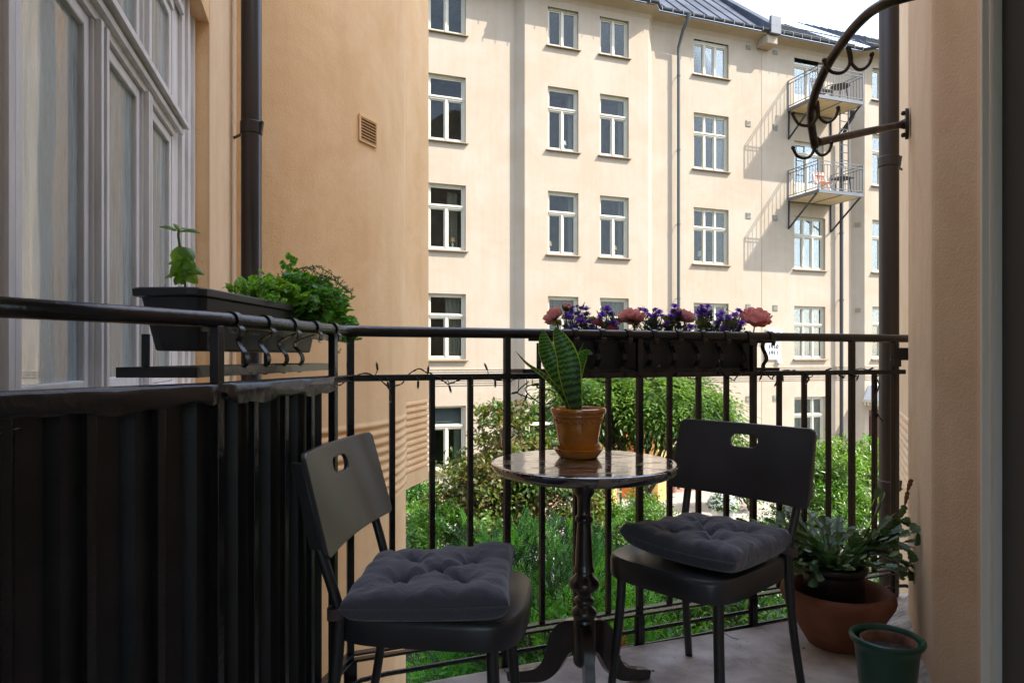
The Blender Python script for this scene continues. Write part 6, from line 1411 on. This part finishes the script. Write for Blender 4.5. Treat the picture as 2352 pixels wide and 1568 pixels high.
for (c, tp, w, nm) in (((408, 530), (365, 521), .022, (0, -.6, 1)), ((412, 528), (398, 513), .018, (.3, -.5, 1)), ((413, 531), (462, 537), .024, (0, -.6, 1)), ((412, 527), (430, 525), .012, (0, -.4, 1)),
                       ((410, 565), (404, 608), .046, (-.3, -1, .5)), ((414, 566), (445, 600), .038, (.5, -.8, .7)), ((416, 590), (392, 640), .036, (-.6, -.9, .2)), ((418, 585), (448, 638), .036, (.6, -1, .4)), ((420, 605), (418, 655), .042, (0, -1, .3)),
                       ((420, 622), (455, 652), .034, (.3, -1, .6)), ((418, 625), (377, 640), .026, (-.2, -.8, .9)), ((425, 618), (471, 632), .026, (.2, -.8, .9)), ((416, 628), (402, 655), .030, (-.3, -1, .5)), ((412, 600), (386, 606), .020, (-.4, -.8, .6))):
    bleaf(B_(*c), B_(*tp, random.uniform(-.02, .01)), w, nm)
# parsley
par = leafm('parsley_leaves', (0.12, 0.34, 0.025), .35, .4, rough=.38); parl = leafm('parsley_leaves_light', (0.24, 0.46, 0.05), .3, .45, rough=.4)
def parsley(label, x, y, z, n, seed, reach, m, down=0.0, side=(1, 0)):
    rr = random.Random(seed); t = thing('parsley_plant', label, 'plant', (x, y, z), group='parsley in the herb box'); st = MB(); lf = MB()
    for i in range(n):
        a = rr.uniform(0, 2 * PI); el = rr.uniform(.15, 1.25); L_ = reach * rr.uniform(.55, 1.1)
        d = Vector((math.cos(a) * math.cos(el) + side[0] * .35, math.sin(a) * math.cos(el) * .8 + side[1] * .35, math.sin(el))).normalized()
        p0 = Vector((x + rr.gauss(0, .012), y + rr.gauss(0, .018), z)); e = p0 + d * L_ - Vector((0, 0, down * L_ * (1.2 - d.z))); md = p0.lerp(e, .55) + Vector((0, 0, L_ * .16))
        P = bez([p0, md, e], 4); st.tube(P, .0012, 5)
        for q in range(4 + rr.randint(0, 3)):
            b0 = P[-1] if q == 0 else P[rr.randint(4, len(P) - 1)]; dd = Vector((rr.gauss(0, 1), rr.gauss(0, 1), rr.gauss(.2, .7))).normalized(); c = b0 + dd * rr.uniform(.004, .020); st.tube([b0, c], .0008, 4)
            nm = Vector((rr.gauss(0, .6), rr.gauss(-.4, .5), 1)).normalized(); u1 = dd - nm * dd.dot(nm); u1 = u1.normalized() if u1.length > .01 else nm.orthogonal().normalized(); u2 = nm.cross(u1)
            for k in range(5):     # five lobed leaflets, each cut into three teeth
                an = (k - 2) * .72; f = u1 * math.cos(an) + u2 * math.sin(an); g = nm.cross(f); r_ = rr.uniform(.013, .020); ru = nm * rr.uniform(-.003, .004)
                lf.add([c, c + f * r_ * .45 + g * r_ * .36 + ru, c + f * r_ * .85 + g * r_ * .42, c + f * r_ * .72 + g * r_ * .16 + ru, c + f * r_ * 1.1, c + f * r_ * .72 - g * r_ * .16 - ru, c + f * r_ * .85 - g * r_ * .42, c + f * r_ * .45 - g * r_ * .36 + ru],
                       [(0, 1, 2, 3), (0, 3, 4, 5), (0, 5, 6, 7)])
    st.build('stems', 'stem', t, smooth='full', kind='stuff'); lf.build('foliage', m, t, kind='stuff')
f = fL
parsley('pale parsley seedlings right of the basil', *f(.40, .06, 1.19)[:2], 1.18, 20, 61, .085, parl)
parsley('light parsley behind the rim of the herb box', *f(.50, .07, 1.19)[:2], 1.19, 26, 62, .095, parl)
parsley('full dark parsley in the middle of the herb box', *f(.60, .05, 1.19)[:2], 1.19, 60, 63, .12, par, .25, (.6, -.3))
parsley('parsley bunch hanging over the box onto the handrail', *f(.68, .02, 1.19)[:2], 1.19, 84, 64, .15, par, .75, (1.2, -.2))
parsley('parsley at the corner end of the herb box', *f(.76, .03, 1.19)[:2], 1.19, 64, 65, .14, par, .7, (1.2, .3))
t = thing('parsley_plant', 'lone tall parsley sprig rising above the others', 'plant', W(640, 650, 2.1), group='parsley in the herb box')
b = MB().tube(bez([W(630, 668, 2.1), W(646, 640, 2.1), W(658, 622, 2.1), W(668, 600, 2.1)], 4), .0014, 5); b.build('stem', 'stem', t, smooth='full')
lf = MB(); rr = random.Random(8)
for (px, py) in ((655, 612), (665, 618), (672, 605), (668, 594), (662, 588), (676, 598), (650, 606)):
    c = W(px, py, 2.1)
    for k in range(7):
        an = k * .9 + rr.random(); r_ = rr.uniform(.010, .015); f_ = Vector((math.cos(an), rr.uniform(-.4, .4), math.sin(an))); g = Vector((-math.sin(an), .2, math.cos(an)))
        lf.add([c, c + f_ * r_ * .5 + g * r_ * .35, c + f_ * r_ * .9 + g * r_ * .3, c + f_ * r_ * .8, c + f_ * r_ * 1.1, c + f_ * r_ * .8 - g * r_ * .1, c + f_ * r_ * .9 - g * r_ * .3, c + f_ * r_ * .5 - g * r_ * .35], [tuple(range(8))])
lf.build('foliage', par, t, kind='stuff')
# dill
dill = leafm('dill_fronds', (0.08, 0.19, 0.045), .3, .3, rough=.5); dp = fL(.72, .09, 1.19); t = thing('dill_plant', 'wispy dill fronds arching over the right end of the herb box', 'plant', dp)
b = MB(); rr = random.Random(91); st = MB()
for i in range(60):
    a = rr.uniform(-1.1, 1.5); L_ = rr.uniform(.13, .24); p0 = Vector(dp) + Vector((rr.gauss(0, .02), rr.gauss(0, .03), 0)); e = p0 + Vector((math.cos(a) * L_ * .8, math.sin(a) * L_ * .45, L_ * rr.uniform(-.55, .55))); md = p0.lerp(e, .45) + Vector((0, 0, L_ * .42))
    P = bez([p0, md, e], 7); st.tube(P, .0010, 4)
    for j in range(4, len(P)):
        for sd_ in range(5):
            d = Vector((rr.gauss(0, 1), rr.gauss(0, 1), rr.gauss(-.1, .8))).normalized(); l_ = rr.uniform(.010, .024); q = P[j]; w = d.orthogonal().normalized() * .0021; m_ = q + d * l_ * .55
            b.add([q - w, q + w, q + d * l_], [(0, 1, 2)])
            for _ in range(2): d2 = (d + Vector((rr.gauss(0, .6), rr.gauss(0, .6), rr.gauss(0, .6)))).normalized(); b.add([m_ - w, m_ + w, m_ + d2 * l_ * .5], [(0, 1, 2)])
st.build('stems', 'stem', t, smooth='full', kind='stuff'); b.build('foliage', dill, t, kind='stuff')
